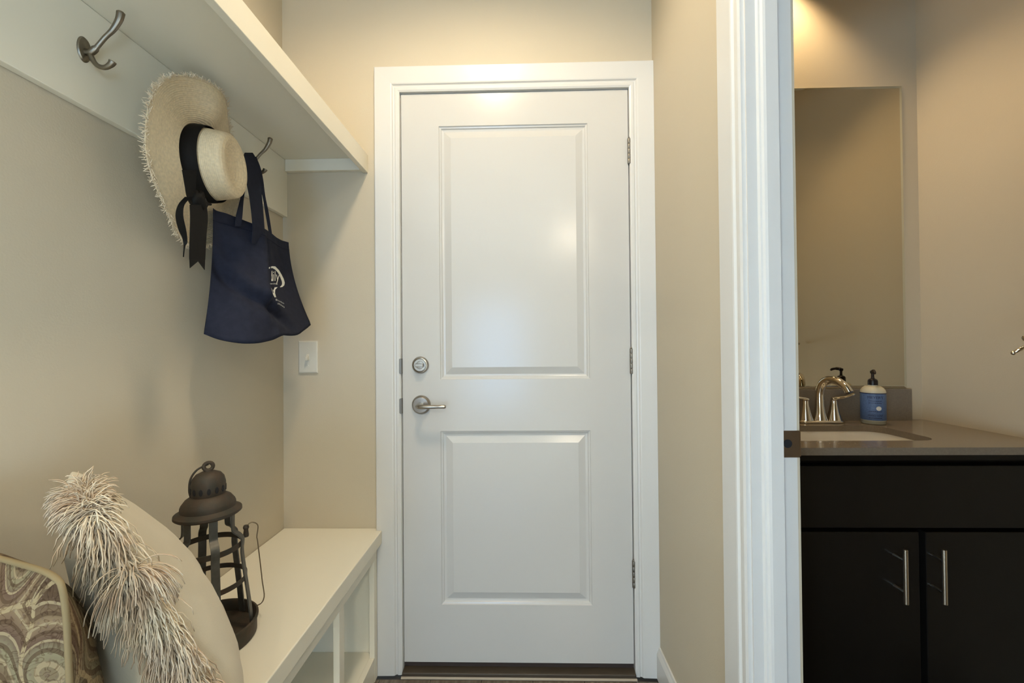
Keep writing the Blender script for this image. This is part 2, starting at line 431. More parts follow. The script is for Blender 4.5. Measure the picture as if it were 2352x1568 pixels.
# jamb + stop of the panelled door
g = G(); jd = 0.12
g.box(LX0 - fr, LX0 - 0.003, 0.001, jd, 0, LZ1 + 0.003).box(LX1 + 0.003, LX1 + fr, 0.001, jd, 0, LZ1 + 0.003).box(LX0 - fr, LX1 + fr, 0.001, jd, LZ1 + 0.003, LZ1 + fr)
g.box(LX0 - 0.003, LX0 + 0.012, 0.048, 0.065, 0.03, LZ1 - 0.01).box(LX1 - 0.012, LX1 + 0.003, 0.048, 0.065, 0.03, LZ1 - 0.01).box(LX0 - 0.003, LX1 + 0.003, 0.048, 0.065, LZ1 - 0.010, LZ1 + 0.003)
g.build('jamb', 'trim_paint', t1)

t2 = thing('trim_2', (XR, JB0, 0), 'white casing and jamb of the open washroom doorway', 'door casing', kind='structure')
casing('casing_board', t2, lambda e, o: Vector((XR, JB0 + 0.005 + o, 0 if e == 0 else JH + 0.005 + o)), None, (-1, 0, 0))
casing('casing_board', t2, lambda e, o: Vector((XR, JB1 - 0.005 - o, 0 if e == 0 else JH + 0.005 + o)), None, (-1, 0, 0))
casing('casing_board', t2, lambda e, o: Vector((XR, (JB0 + 0.005 + o) if e == 0 else (JB1 - 0.005 - o), JH + 0.005 + o)), None, (-1, 0, 0))
XJ = 0.5665
g = G().box(XR - 0.0005, XJ, JB0, JB0 + 0.02, 0, JH + 0.02)
g.build('jamb', 'trim_paint', t2)
G().box(XR, XJ, JB1 - 0.02, JB1, 0, JH + 0.02).box(XR, XJ, JB1, JB0, JH, JH + 0.02).build('jamb', 'trim_paint', t2)
st = [(0.533, JB0), (0.533, JB0 - 0.0105), (0.508, JB0 - 0.0105), (0.503, JB0 - 0.009), (0.4995, JB0 - 0.0055), (0.496, JB0 - 0.0045), (0.493, JB0)]
G().prism(st, 'z', 0, JH).build('door_stop', 'trim_paint', t2)
# strike plate let into the rebate
sp = thing('strike_plate', (0.55, JB0, 0.953), 'bronze strike plate on the white washroom door jamb', 'strike plate')
def rrect(x0, x1, z0, z1, r, n=5, corners=(1, 1, 1, 1)):
    out = []
    for (cx, cz, a0, on) in ((x1 - r, z1 - r, 0, corners[0]), (x0 + r, z1 - r, 90, corners[1]), (x0 + r, z0 + r, 180, corners[2]), (x1 - r, z0 + r, 270, corners[3])):
        if not on:
            out.append((cx + (r if a0 in (0, 270) else -r), cz + (r if a0 in (0, 90) else -r))); continue
        for k in range(n + 1):
            a = math.radians(a0 + 90 * k / n); out.append((cx + r * math.cos(a), cz + r * math.sin(a)))
    return out
G().prism(rrect(0.5345, XJ + 0.004, 0.9255, 0.9805, 0.005, corners=(0, 1, 1, 0)), 'y', JB0 - 0.0018, JB0 - 0.0001).build('plate', 'strike_bronze', sp)
g = G(); arc = [(XJ + 0.003 + 0.006 * math.sin(a), JB0 - 0.0018 + 0.006 * (1 - math.cos(a)) + 0.0) for a in [k * math.pi / 12 for k in range(7)]]
g.prism(arc + [(x - 0.0016, y + 0.0012) for x, y in reversed(arc)], 'z', 0.9275, 0.9785)
g.build('curved_lip', 'strike_bronze', sp, smooth='auto')
G().lathe([(0, 0), (0.0088, 0), (0.0088, 0.0006)], (0.5462, JB0 - 0.0018, 0.954), 20, ax=(0, -1, 0), sy=1.0, sx=1).build('latch_hole_shade', 'hole_shade', sp)  # dark disc painted for the shade inside the latch hole

# baseboard, right of the door
def baseb(name, y0, y1, label):
    pr = [(XR, 0), (XR - 0.013, 0), (XR - 0.013, 0.085), (XR - 0.010, 0.094), (XR - 0.007, 0.100), (XR - 0.005, 0.108), (XR, 0.108)]
    g = G().prism([(x, z) for x, z in pr], 'y', y0, y1)
    struct(name, g, 'trim_paint', label, 'baseboard')
baseb('baseboard_right', -0.5265, -0.018, 'short white baseboard between door casing and washroom casing')
# threshold
th = thing('trim_3', (0, 0, 0), 'dark metal threshold under the white panelled door', 'threshold', kind='structure')
G().box(LX0 - 0.002, LX1 + 0.002, -0.026, 0.10, -0.012, 0.018).build('sill', 'threshold_metal', th, bevel=0.003)
G().prism([(-0.026, 0.0), (-0.031, 0.0), (-0.031, 0.002), (-0.027, 0.006), (-0.026, 0.006)], 'x', LX0 - 0.004, LX1 + 0.004).build('edge_strip', 'threshold_edge', th)
G().box(LX0, LX1, 0.008, 0.04, 0.018, F0 - 0.002).build('door_sweep', 'rubber', th)

# ------------------------------------------------------------------ panelled door
d1 = thing('door_1', (LX0, 0, F0), 'closed white two panel door with lever handle', 'door', kind='structure')
PX0, PX1 = -0.2925, 0.2415
PAN = [(1.0035 + F0, 1.9145 + F0), (0.203 + F0, 0.8195 + F0)]
g = G(); D = 0.045
for (x0, x1, z0, z1) in ((LX0, PX0, LZ0, LZ1), (PX1, LX1, LZ0, LZ1), (PX0, PX1, PAN[0][1], LZ1), (PX0, PX1, PAN[1][1], PAN[0][0]), (PX0, PX1, LZ0, PAN[1][0])):
    g.add([(x0, 0, z0), (x1, 0, z0), (x1, 0, z1), (x0, 0, z1)], [(0, 1, 2, 3)])
g.add([(LX0, 0, LZ0), (LX1, 0, LZ0), (LX1, 0, LZ1), (LX0, 0, LZ1), (LX0, D, LZ0), (LX1, D, LZ0), (LX1, D, LZ1), (LX0, D, LZ1)], [(0, 4, 5, 1), (1, 5, 6, 2), (2, 6, 7, 3), (3, 7, 4, 0), (4, 7, 6, 5)])
g.build('slab', 'door_paint', d1, fix=False)
prof = [(0, 0), (0.002, 0.0035), (0.007, 0.0050), (0.0095, 0.0085), (0.014, 0.0095), (0.018, 0.0098), (0.040, 0.0025), (0.043, 0.0015)]
for z0, z1 in PAN:
    g = G(); vs = []; fs = []
    for o, d in prof:
        vs += [(PX0 + o, d, z0 + o), (PX1 - o, d, z0 + o), (PX1 - o, d, z1 - o), (PX0 + o, d, z1 - o)]
    for i in range(len(prof) - 1):
        for k in range(4):
            fs.append((i * 4 + k, i * 4 + (k + 1) % 4, i * 4 + 4 + (k + 1) % 4, i * 4 + 4 + k))
    fs.append(tuple((len(prof) - 1) * 4 + k for k in range(4)))
    g.add(vs, fs)
    g.build('raised_panel', 'door_paint', d1, fix=False)
db = G().lathe([(0.030, 0), (0.0305, 0.003), (0.029, 0.008), (0.0265, 0.0125), (0.023, 0.0135), (0.0215, 0.012), (0.0, 0.012)], (-0.3631, 0, 1.0561 + F0), 40, ax=(0, -1, 0)).build('deadbolt', 'nickel', d1, smooth='auto')
g = G().lathe([(0.0135, 0.012), (0.0135, 0.0145), (0.0, 0.015)], (-0.3631, 0, 1.0561 + F0), 24, ax=(0, -1, 0))
g.box(-0.377, -0.349, -0.027, -0.0145, 1.0561 + F0 - 0.0055, 1.0561 + F0 + 0.0055)
g.build('thumb_turn', 'nickel', db, bevel=0.0025)
zc = 0.9142 + F0
lv = G().lathe([(0.0335, 0), (0.034, 0.003), (0.032, 0.009), (0.027, 0.0135), (0.0, 0.014)], (-0.3608, 0, zc), 40, ax=(0, -1, 0)).build('lever_rose', 'nickel', d1, smooth='auto')
g = G().tube([(-0.3608, -0.010, zc), (-0.3608, -0.030, zc), (-0.3608, -0.045, zc), (-0.354, -0.053, zc), (-0.338, -0.0555, zc), (-0.315, -0.055, zc - 0.0005), (-0.290, -0.0535, zc - 0.0005), (-0.268, -0.054, zc), (-0.2635, -0.054, zc)],
             [0.0115, 0.0105, 0.0105, 0.0110, 0.0105, 0.0085, 0.0078, 0.0085, 0.006], 16, flat=0.8)
g.build('lever', 'nickel', lv, smooth='auto')
for z0, z1 in ((1.7633, 1.8537), (1.0197, 1.1092), (0.2694, 0.3626)):
    hg = G(); n = 5; hh = (z1 - z0) / n
    hx = 0.3868
    for k in range(n):
        hg.lathe([(0, 0.0004), (0.0052, 0.0004), (0.0056, 0.001), (0.0056, hh - 0.001), (0.0052, hh - 0.0004), (0, hh - 0.0004)], (hx, -0.0062, z0 + F0 + k * hh), 14)
    hg.lathe([(0.0035, 0), (0.0045, 0.002), (0.003, 0.005), (0, 0.0055)], (hx, -0.0062, z1 + F0), 12)
    hp = hg.build('hinge', 'hinge_nickel', d1, smooth='auto')
    G().box(LX1 - 0.0005, LX1 + 0.0025, -0.003, 0.035, z0 + F0, z1 + F0).build('leaf_plate', 'hinge_nickel', hp)
for zc_ in (1.0530, 0.9110):      # latch and bolt strikes on the jamb edge
    G().prism(rrect(LX0 - 0.0095, LX0 - 0.0012, zc_ + F0 - 0.027, zc_ + F0 + 0.027, 0.004, corners=(0, 1, 1, 0)), 'y', -0.0118, 0.004).build('latch_strike', 'hinge_nickel', d1)

# ================================================================== LIGHT FIXTURES
cl = thing('ceiling_light', (HALL_LAMP[0], HALL_LAMP[1], CZ), 'round ceiling downlight over the bench hall', 'ceiling light')
G().lathe([(0.10, 0), (0.10, -0.008), (0.082, -0.012), (0.078, -0.002)], (HALL_LAMP[0], HALL_LAMP[1], CZ), 40, caps=False).build('trim_ring', 'trim_paint', cl, smooth='auto')
G().lathe([(0.078, -0.003), (0.04, -0.005), (0.0, -0.0055)], (HALL_LAMP[0], HALL_LAMP[1], CZ), 40, caps=False).build('lens', 'lamp_glass', cl, smooth=True)
spot('ceiling_lamp', (HALL_LAMP[0], HALL_LAMP[1], CZ - 0.03), HALL_W, HALL_C, 0.09, 150, 0.45)
for i, (x, y) in enumerate(((0.72, -4.55), (-2.3, -4.55))):  # second lamp is added warm fill, set outside the door's reflection
    rl = thing('recessed_light', (x, y, CZ), ('recessed ceiling lamp right of the window axis', 'added warm fill lamp left of the window axis')[i] + ' in the room behind', 'ceiling light', 'recessed lamps of the room behind')
    G().lathe([(0.095, 0), (0.095, -0.006), (0.075, -0.008), (0.072, -0.002)], (x, y, CZ), 32).build('trim_ring', 'trim_paint', rl, smooth='auto')
    G().lathe([(0.072, -0.003), (0.0, -0.004)], (x, y, CZ), 32).build('lens', 'lamp_glass', rl)
    area('recessed_lamp', (x, y, CZ - 0.012), BACK_W, BACK_C, 0.14)
# washroom: shaded vanity light close to the mirror wall and an added ceiling fill light, both above the frame
VX, VZ = 0.95, 2.645
vl = thing('vanity_light', (VX, YB, VZ), 'bell shaded vanity light on the washroom wall above the mirror', 'wall light')
G().lathe([(0, 0), (0.045, 0), (0.045, 0.010), (0.030, 0.018), (0, 0.019)], (VX, YB, VZ), 28, ax=(0, -1, 0)).build('mounting_plate', 'chrome', vl, smooth='auto')
G().tube([(VX, YB - 0.015, VZ), (VX, YB - 0.09, VZ + 0.012), (VX, YB - 0.12, VZ + 0.004)], 0.008, 10).build('arm', 'chrome', vl, smooth=True)
G().lathe([(0.018, 0.004), (0.024, -0.016), (0.034, -0.035), (0.050, -0.060), (0.048, -0.060), (0.032, -0.035), (0.022, -0.016), (0.016, 0.002)], (VX, YB - 0.12, VZ), 28, caps=False).build('bell_shade', 'nickel', vl, smooth=True)
spot('vanity_bulb', (VX, YB - 0.12, VZ - 0.045), BATH_W, BATH_C, 0.03, 112, 0.7)
WL = (1.02, -0.62)  # added lamp, warm fill for counter and lower side wall
wl = thing('washroom_fill_light', (WL[0], WL[1], CZ), 'unseen round fill light added over the washroom floor', 'ceiling light')
G().lathe([(0.10, 0), (0.10, -0.008), (0.082, -0.012), (0.078, -0.002)], (WL[0], WL[1], CZ), 40, caps=False).build('trim_ring', 'trim_paint', wl, smooth='auto')
G().lathe([(0.078, -0.003), (0.04, -0.005), (0.0, -0.0055)], (WL[0], WL[1], CZ), 40, caps=False).build('lens', 'lamp_glass', wl, smooth=True)
spot('washroom_fill_lamp', (WL[0], WL[1], CZ - 0.03), BATH_W * 0.36, BATH_C, 0.06, 92, 0.5)

# ================================================================== SHELF, RAIL, HOOKS
SH_END = -1.9
SB = 1.797 + F0
sh = thing('wall_shelf', (XL, -1.0, SB), 'long white wall shelf with deep front edge above the hooks', 'shelf')
G().box(XL + 0.001, -0.568, SH_END, -0.0005, SB, SB + 0.018).build('board', 'bench_paint', sh)
G().box(-0.5675, -0.5495, SH_END, -0.0005, 1.750 + F0, 1.815 + F0).build('front_edge', 'bench_paint', sh, bevel=0.0015)
G().box(XL + 0.019, -0.568, -0.0185, -0.0005, 1.755 + F0, SB - 0.0002).build('end_cleat', 'bench_paint', sh, bevel=0.001)
XF = -0.8434
rb = tag(G().box(XL + 0.0005, XF, SH_END, -0.0005, 1.594 + F0, SB - 0.0005).build('hook_rail', 'bench_paint', None, bevel=0.002), 'wide white hook board under the shelf', 'hook rail')

def coat_hook(y, z, label):
    h = thing('coat_hook', (XF, y, z), label, 'hook', 'double coat hooks on the white rail')
    g = G().lathe([(0.0, 0.0055), (0.0085, 0.0050), (0.0125, 0.0035), (0.014, 0.0008), (0.014, 0.0)][::-1], (XF, y, z), 28, ax=(1, 0, 0), start=(0, 0, 1), sx=1.75, sy=0.95)
    g.build('backplate', 'hook_nickel', h, smooth='auto')
    g = G().tube(cr_spline([(XF + 0.003, y, z - 0.004), (XF + 0.014, y, z - 0.006), (XF + 0.026, y, z + 0.004), (XF + 0.042, y, z + 0.022), (XF + 0.058, y, z + 0.037), (XF + 0.070, y, z + 0.056), (XF + 0.074, y, z + 0.072)], 5),
                 [0.0065] * 10 + [0.0045] * 8 + [0.0048 + 0.0028 * k / 11 for k in range(12)] + [0.005], 12, flat=0.85, up=(0, 1, 0))
    g.build('upper_prong', 'hook_nickel', h, smooth=True)
    g = G().tube(cr_spline([(XF + 0.012, y, z - 0.006), (XF + 0.018, y, z - 0.020), (XF + 0.028, y, z - 0.032), (XF + 0.042, y, z - 0.036), (XF + 0.054, y, z - 0.030), (XF + 0.058, y, z - 0.024)], 5),
                 [0.0052] * 6 + [0.0045] * 9 + [0.0045 + 0.0025 * k / 9 for k in range(10)] + [0.0055], 12, flat=0.85, up=(0, 1, 0))
    g.build('lower_prong', 'hook_nickel', h, smooth=True)
    G().lathe([(0.0042, 0), (0.0040, 0.002), (0.002, 0.003), (0, 0.0032)], (XF + 0.0042, y, z - 0.015), 14, ax=(1, 0, 0)).build('screw', 'bar_nickel', h, smooth='auto')
    return h
coat_hook(-0.7135, 1.7030 + F0, 'empty nickel double coat hook left of the straw hat')
coat_hook(-0.4705, 1.668 + F0, 'nickel double coat hook hidden behind the straw hat')
coat_hook(-0.2275, 1.6975 + F0, 'nickel double coat hook carrying the navy tote bag')

# ================================================================== BENCH
BT = 0.474 + F0
BEND = -1.9
bn = thing('bench', (-0.68, -1.0, 0), 'built in white bench with open cubbies below the seat', 'bench')
g = G().prism([(XL + 0.001, -0.0005), (XL + 0.001, BEND), (-0.500, BEND), (-0.500, -0.0185), (-0.5195, -0.0185), (-0.5195, -0.0005)], 'z', BT - 0.046, BT)
g.build('seat_board', 'bench_paint', bn, bevel=0.003, seg=3)
G().box(-0.536, -0.518, BEND, -0.019, 0.380 + F0, BT - 0.0465).build('apron', 'bench_paint', bn, bevel=0.001)
G().box(XL + 0.001, -0.537, -0.0185, -0.0005, 0.0, BT - 0.0465).build('end_panel', 'bench_paint', bn)
for y in (-0.047, -0.326, -0.62, -0.94, -1.26, -1.58, -1.885):
    G().box(-0.536, -0.518, y, y + (0.028 if y == -0.047 else 0.032), 0.0, 0.3797 + F0).build('post', 'bench_paint', bn, bevel=0.001)
G().box(XL + 0.001, -0.5365, BEND, -0.019, 0.066, 0.084).build('cubby_floor', 'bench_paint', bn, bevel=0.001)
G().box(-0.5365, -0.5185, BEND, -0.0475, 0.004, 0.0845).build('bottom_rail', 'bench_paint', bn, bevel=0.001)
G().box(XL + 0.001, XL + 0.007, BEND, -0.019, 0.084, BT - 0.0465).build('back_panel', 'bench_paint', bn)

# ================================================================== LIGHT SWITCH
sw = thing('light_switch', (-0.7687, 0, 1.0875 + F0), 'white toggle light switch plate on the beige wall', 'light switch')
g = G(); x0, x1, z0, z1 = -0.8035, -0.7335, 1.0300 + F0, 1.1465 + F0
vs = []
for o, d in ((0, 0), (0, 0.003), (0.003, 0.006), (0.0045, 0.0064)):
    vs += [(x0 + o, -d, z0 + o), (x1 - o, -d, z0 + o), (x1 - o, -d, z1 - o), (x0 + o, -d, z1 - o)]
g.add(vs, [(i * 4 + k, i * 4 + (k + 1) % 4, i * 4 + 4 + (k + 1) % 4, i * 4 + 4 + k) for i in range(3) for k in range(4)] + [(12, 13, 14, 15)])
g.build('plate', 'plastic_white', sw)
xc, zc = (x0 + x1) / 2, (z0 + z1) / 2
G().add([(xc - 0.0045, -0.0063, zc - 0.010), (xc + 0.0045, -0.0063, zc - 0.010), (xc + 0.0045, -0.0063, zc + 0.010), (xc - 0.0045, -0.0063, zc + 0.010),
         (xc - 0.0038, -0.020, zc - 0.012), (xc + 0.0038, -0.020, zc - 0.012), (xc + 0.0038, -0.018, zc - 0.004), (xc - 0.0038, -0.018, zc - 0.004)],
        [(0, 1, 5, 4), (1, 2, 6, 5), (2, 3, 7, 6), (3, 0, 4, 7), (4, 5, 6, 7)]).build('toggle', 'plastic_white', sw, bevel=0.0008)
for dz in (-0.030, 0.030):
    G().lathe([(0.0032, 0), (0.0028, 0.0009), (0, 0.0012)], (xc, -0.0062, zc + dz), 12, ax=(0, -1, 0)).build('screw', 'plastic_white', sw, smooth='auto')

# ================================================================== STRAW HAT
HO = Vector((-0.797, -0.480, 1.579 + F0))
hn = Vector((0.982, 0.187, 0.01)).normalized()
hb = Vector((0.187, -0.982, 0)).normalized()
ha = hb.cross(hn) * -1
if ha.z < 0: ha = -ha
ht = thing('straw_hat', HO, 'wide brimmed straw sun hat with frayed edge hanging on the hook rail', 'hat')
def hat_pt(r, h, th):
    c, s = math.cos(th), math.sin(th)
    e = max(0.0, (r - 0.095) / 0.115)
    r = r * (0.95 + 0.05 * e * max(0.0, -s))
    k = h
    if e > 0:
        far = max(0.0, -c)
        k += 0.006 * far * e ** 1.3 + 0.005 * e * math.sin(2 * th + 0.6) + 0.003 * e * math.sin(5 * th)
        k += 0.046 * e * max(0.0, s) ** 3 + 0.010 * e * max(0, -s) ** 2 * max(0.0, c) - 0.032 * e * max(0.0, -s) ** 2 * (0.5 - 0.5 * c) * 1.3
        k -= 0.004 * e * max(0.0, c)
        k += 0.026 * min(1, max(0, (r - 0.088) / 0.02)) * math.exp(-((r - 0.14) / 0.05) ** 2) * math.exp(-((th - math.pi / 2) / 0.38) ** 2)      # brim pushed out by the hook
    sy = 1.0 + 0.02 * math.sin(3 * th) * e
    return HO + hn * k + hb * (r * c * sy * (0.95 if e <= 0 else 1.0)) + ha * (r * s * sy)
NA = 120
def revolve(name, prof, m, parent, smooth=True, cap=False):
    g = G()
    pts = [hat_pt(r, h, 2 * math.pi * k / NA) for r, h in prof for k in range(NA)]
    g.add(pts, [(j * NA + k, j * NA + (k + 1) % NA, (j + 1) * NA + (k + 1) % NA, (j + 1) * NA + k) for j in range(len(prof) - 1) for k in range(NA)])
    o = g.build(name, m, parent, smooth=smooth, fix=False)
    return o
def ripple(i): return 0.0010 * math.sin(i * math.pi / 2 + 0.4)
brim = []
for i in range(97):
    r = 0.093 + (0.198 - 0.093) * i / 96
    u = (r - 0.093) / 0.105
    brim.append((r, 0.006 * (1 - u) ** 3 + ripple(i) * 1.3))
bo = revolve('brim', brim, 'straw', ht)
so = bo.modifiers.new('thick', 'SOLIDIFY'); so.thickness = 0.0025; so.offset = -1
crown = []
for i in range(72):      # side, slightly tapered
    u = i / 71
    crown.append((0.093 - 0.011 * u + ripple(i) * 0.8, 0.004 + 0.066 * u))
for i in range(1, 14):   # rounded shoulder
    a = math.pi / 2 * i / 13
    crown.append((0.082 - 0.016 + 0.016 * math.cos(a), 0.070 + 0.013 * math.sin(a) + ripple(i) * 0.5))
for i in range(1, 50):   # dished top
    u = i / 49
    d = min(1, max(0, (u - 0.06) / 0.42)); d = d * d * (3 - 2 * d)
    crown.append((max(0.066 * (1 - u), 0.0003), 0.083 - 0.017 * d + ripple(i) * 0.9))
co = revolve('crown', crown, 'straw', ht)
band = [(0.0955, 0.004), (0.0965, 0.012), (0.0957, 0.024), (0.0945, 0.036), (0.0930, 0.0375)]
def hat_pt_band(r, h, th):   # ribbon dips a little towards the bow
    return hat_pt(r, h, th)
rbn = revolve('ribbon_band', band, 'ribbon', ht)
# frayed edge
g = G(); rnd = random.Random(3)
for k in range(1150):
    th = rnd.random() * 2 * math.pi
    b0 = hat_pt(0.1965, ripple(0), th); b1 = hat_pt(0.1995, 0, th)
    out = (b1 - b0).normalized()
    side = out.cross(hn).normalized()
    d = (out * rnd.uniform(0.2, 1.0) + side * rnd.uniform(-1.1, 1.1) + hn * rnd.uniform(-0.9, 0.9)).normalized()
    ln = rnd.uniform(0.005, 0.0125)
    p1 = b0 + hn * rnd.uniform(-0.003, 0.002); p2 = p1 + d * ln * 0.6 + out * ln * 0.2; p3 = p2 + (d + side * rnd.uniform(-0.8, 0.8)).normalized() * ln * 0.5
    g.tube([p1, p2, p3], [0.0009, 0.0008, 0.0004], 3)
fo = g.build('frayed_edge', 'straw_fringe', ht, fix=False); fo['kind'] = 'stuff'
# bow: knot, loop, two tails.  knot sits low on the near side of the band
def pxpt(x, y, X):   # point on the photograph's sight line at a given X (used for laying things out in metres)
    d = cf + cr * ((x - 1176) / 970) - cu * ((y - 784) / 970)
    return Vector((0, -1.5069, 1.1228 + F0)) + d * (X / d.x)
bw = thing('bow', (0, 0, 0), None, None); bw.parent = ht; bw.location = (0, 0, 0)
kn = pxpt(455, 462, -0.700)
me_bow = G()
# knot
for j in range(9):
    pass
vs = []; nu, nv = 14, 10
g = G()
for j in range(nv):
    ph = math.pi * (j + 0.5) / nv
    for i in range(nu):
        a = 2 * math.pi * i / nu
        rr = 0.0185 * (1 + 0.14 * math.sin(3 * a + j) + 0.10 * math.cos(5 * a))
        vs.append(kn + Vector((rr * 0.85 * math.sin(ph) * math.cos(a), rr * 1.0 * math.sin(ph) * math.sin(a), rr * 1.15 * math.cos(ph))))
fs = [(j * nu + i, j * nu + (i + 1) % nu, (j + 1) * nu + (i + 1) % nu, (j + 1) * nu + i) for j in range(nv - 1) for i in range(nu)] + [tuple(range(nu))[::-1], tuple((nv - 1) * nu + i for i in range(nu))]
g.add(vs, fs)
bpy.data.objects.remove(bw)
bw = g.build('bow_knot', 'ribbon', ht, smooth=True)
def px_ribbon(name, parent, m, pts, th=0.0012, sub=5):
    """ribbon through (left px, right px, y px, X left, X right)"""
    L = [pxpt(a, y, xa) for a, b, y, xa, xb in pts]; R = [pxpt(b, y, xb) for a, b, y, xa, xb in pts]
    L = cr_spline(L, sub); R = cr_spline(R, sub)
    P = [(a + b) / 2 for a, b in zip(L, R)]; Wd = [(b - a) / 2 for a, b in zip(L, R)]
    N = []
    for i in range(len(P)):
        t_ = P[min(i + 1, len(P) - 1)] - P[max(i - 1, 0)]
        N.append(t_.cross(Wd[i]) if t_.cross(Wd[i]).length > 1e-9 else Vector((1, 0, 0)))
    return G().strap(P, Wd, N, th).build(name, m, parent, smooth='auto')
# broad front tail with swallow-tail end
L = [(436, 474, 470, -0.690, -0.690), (437, 477, 500, -0.688, -0.690), (436, 474, 540, -0.690, -0.694), (435, 472, 575, -0.694, -0.697), (435, 471, 596, -0.696, -0.700)]
px_ribbon('ribbon_tail', bw, 'ribbon', L)
a = pxpt(435, 596, -0.696); b = pxpt(471, 596, -0.700); c1 = pxpt(436, 616, -0.697); c2 = pxpt(455, 600, -0.698); c3 = pxpt(470, 620, -0.700)
nn = Vector((0.0008, -0.0006, 0))
G().add([a + nn, c1 + nn, c2 + nn, c3 + nn, b + nn, a - nn, c1 - nn, c2 - nn, c3 - nn, b - nn], [(0, 1, 2), (0, 2, 4), (4, 2, 3), (5, 7, 6), (5, 9, 7), (9, 8, 7), (0, 5, 6, 1), (1, 6, 7, 2), (2, 7, 8, 3), (3, 8, 9, 4), (4, 9, 5, 0)]).build('ribbon_tail_end', 'ribbon', bw)
# narrow curling tail on the left
px_ribbon('ribbon_tail', bw, 'ribbon', [(425, 440, 452, -0.700, -0.696), (409, 424, 470, -0.712, -0.705), (403, 421, 495, -0.716, -0.708), (409, 427, 525, -0.714, -0.706), (418, 430, 545, -0.712, -0.706), (421, 430, 558, -0.712, -0.706), (422, 425, 566, -0.712, -0.709), (420.5, 422, 590, -0.712, -0.710)])
# loose ribbon from the band down to the knot, and the short stub to the right
px_ribbon('bow_loop', bw, 'ribbon', [(418, 452, 390, -0.712, -0.704), (424, 450, 425, -0.708, -0.700), (428, 452, 448, -0.704, -0.698), (436, 466, 468, -0.698, -0.692)])
px_ribbon('bow_loop', bw, 'ribbon', [(462, 466, 462, -0.690, -0.690), (464, 483, 468, -0.690, -0.692), (466, 482, 472, -0.690, -0.692)], th=0.006)

# ================================================================== TOTE BAG
tb = thing('tote_bag', pxpt(590, 600, -0.75), 'navy canvas tote bag with white tree print hanging beside the hat', 'bag')
TOP = [pxpt(489, 481, -0.794), pxpt(522, 491, -0.780), pxpt(556, 504, -0.768), pxpt(606, 524, -0.742), pxpt(622, 534, -0.752), pxpt(640, 548, -0.764), pxpt(663, 559, -0.772)]
MID = [pxpt(485, 625, -0.788), pxpt(525, 640, -0.765), pxpt(570, 640, -0.725), pxpt(611, 640, -0.708), pxpt(630, 645, -0.722), pxpt(652, 655, -0.735), pxpt(678, 650, -0.742)]
BOT = [pxpt(468, 767, -0.795), pxpt(512, 781, -0.740), pxpt(575, 789, -0.690), pxpt(622, 782, -0.672), pxpt(650, 770, -0.672), pxpt(683, 769, -0.682), pxpt(714, 746, -0.702)]
NU = 6; nu = 6 * NU + 1; nv = 33
rows = [cr_spline(P, NU) for P in (TOP, MID, BOT)]
def bag_front(i, v):
    a, m_, b = rows[0][i], rows[1][i], rows[2][i]
    c = 2 * m_ - (a + b) / 2       # quadratic through the three rows
    p = a * (1 - v) ** 2 + c * 2 * v * (1 - v) + b * v * v
    return p
FR = []
for j in range(nv):
    v = j / (nv - 1)
    for i in range(nu):
        p = bag_front(i, v)
        w = 0.006 * noise.noise(Vector((p.y * 14, p.z * 9, 1.3))) * math.sin(math.pi * i / (nu - 1)) + 0.0022 * noise.noise(Vector((p.y * 45, p.z * 30, 4.0))) * min(1, 3 * math.sin(math.pi * i / (nu - 1)))
        u = i / (nu - 1)
        # diagonal fold from the left middle to the lower right
        fd = (v - (0.42 + 0.62 * u))
        w -= 0.020 * math.exp(-(fd / 0.05) ** 2) * (u > 0.02) * min(1, 6 * u) * min(1, max(0, (0.85 - u) * 5))
        w += 0.010 * math.exp(-((fd + 0.10) / 0.06) ** 2) * min(1, 6 * u) * min(1, max(0, (0.85 - u) * 5))
        vv = min(1, max(0, v * 5)) * min(1, max(0, (0.95 - v) * 3))
        w += (0.013 * math.exp(-((u - 0.49) / 0.07) ** 2) - 0.014 * math.exp(-((u - 0.560) / 0.030) ** 2) + 0.006 * math.exp(-((u - 0.20) / 0.07) ** 2)) * vv
        FR.append(p + Vector((w, -0.4 * w, 0)))
def bag_at(u, v, off=0.0):
    x = min(max(u * (nu - 1), 0), nu - 1.001); y = min(max(v * (nv - 1), 0), nv - 1.001)
    i, j = int(x), int(y); fx, fy = x - i, y - j
    q = lambda a, b: FR[b * nu + a]
    p = q(i, j) * (1 - fx) * (1 - fy) + q(i + 1, j) * fx * (1 - fy) + q(i, j + 1) * (1 - fx) * fy + q(i + 1, j + 1) * fx * fy
    n = (q(i + 1, j) - q(i, j)).cross(q(i, j + 1) - q(i, j)).normalized()
    if n.x < 0: n = -n
    return p + n * off
g = G().grid(FR, nu, nv)
BK = []
for j in range(nv):
    v = j / (nv - 1)
    for i in range(nu):
        p = FR[j * nu + i]; u = i / (nu - 1)
        s = math.sin(math.pi * u) ** 0.6
        back = max(-0.838, p.x - 0.05 * s)
        BK.append(Vector((p.x + (back - p.x) * s * (0.35 + 0.65 * min(1, 2.5 * (1 - v))), p.y + 0.004 * s, p.z + (0.004 if j < nv - 1 else 0))))
n0 = nu * nv
g.v += [tuple(p) for p in BK]
for j in range(nv - 1):
    for i in range(nu - 1):
        g.f.append((n0 + j * nu + i, n0 + (j + 1) * nu + i, n0 + (j + 1) * nu + i + 1, n0 + j * nu + i + 1)); g.mi.append(0)
for j in range(nv - 1):
    for i in (0, nu - 1):
        g.f.append((j * nu + i, (j + 1) * nu + i, n0 + (j + 1) * nu + i, n0 + j * nu + i)); g.mi.append(0)
for i in range(nu - 1):
    g.f.append(((nv - 1) * nu + i, (nv - 1) * nu + i + 1, n0 + (nv - 1) * nu + i + 1, n0 + (nv - 1) * nu + i)); g.mi.append(0)
g.build('body', 'canvas', tb, smooth=True)
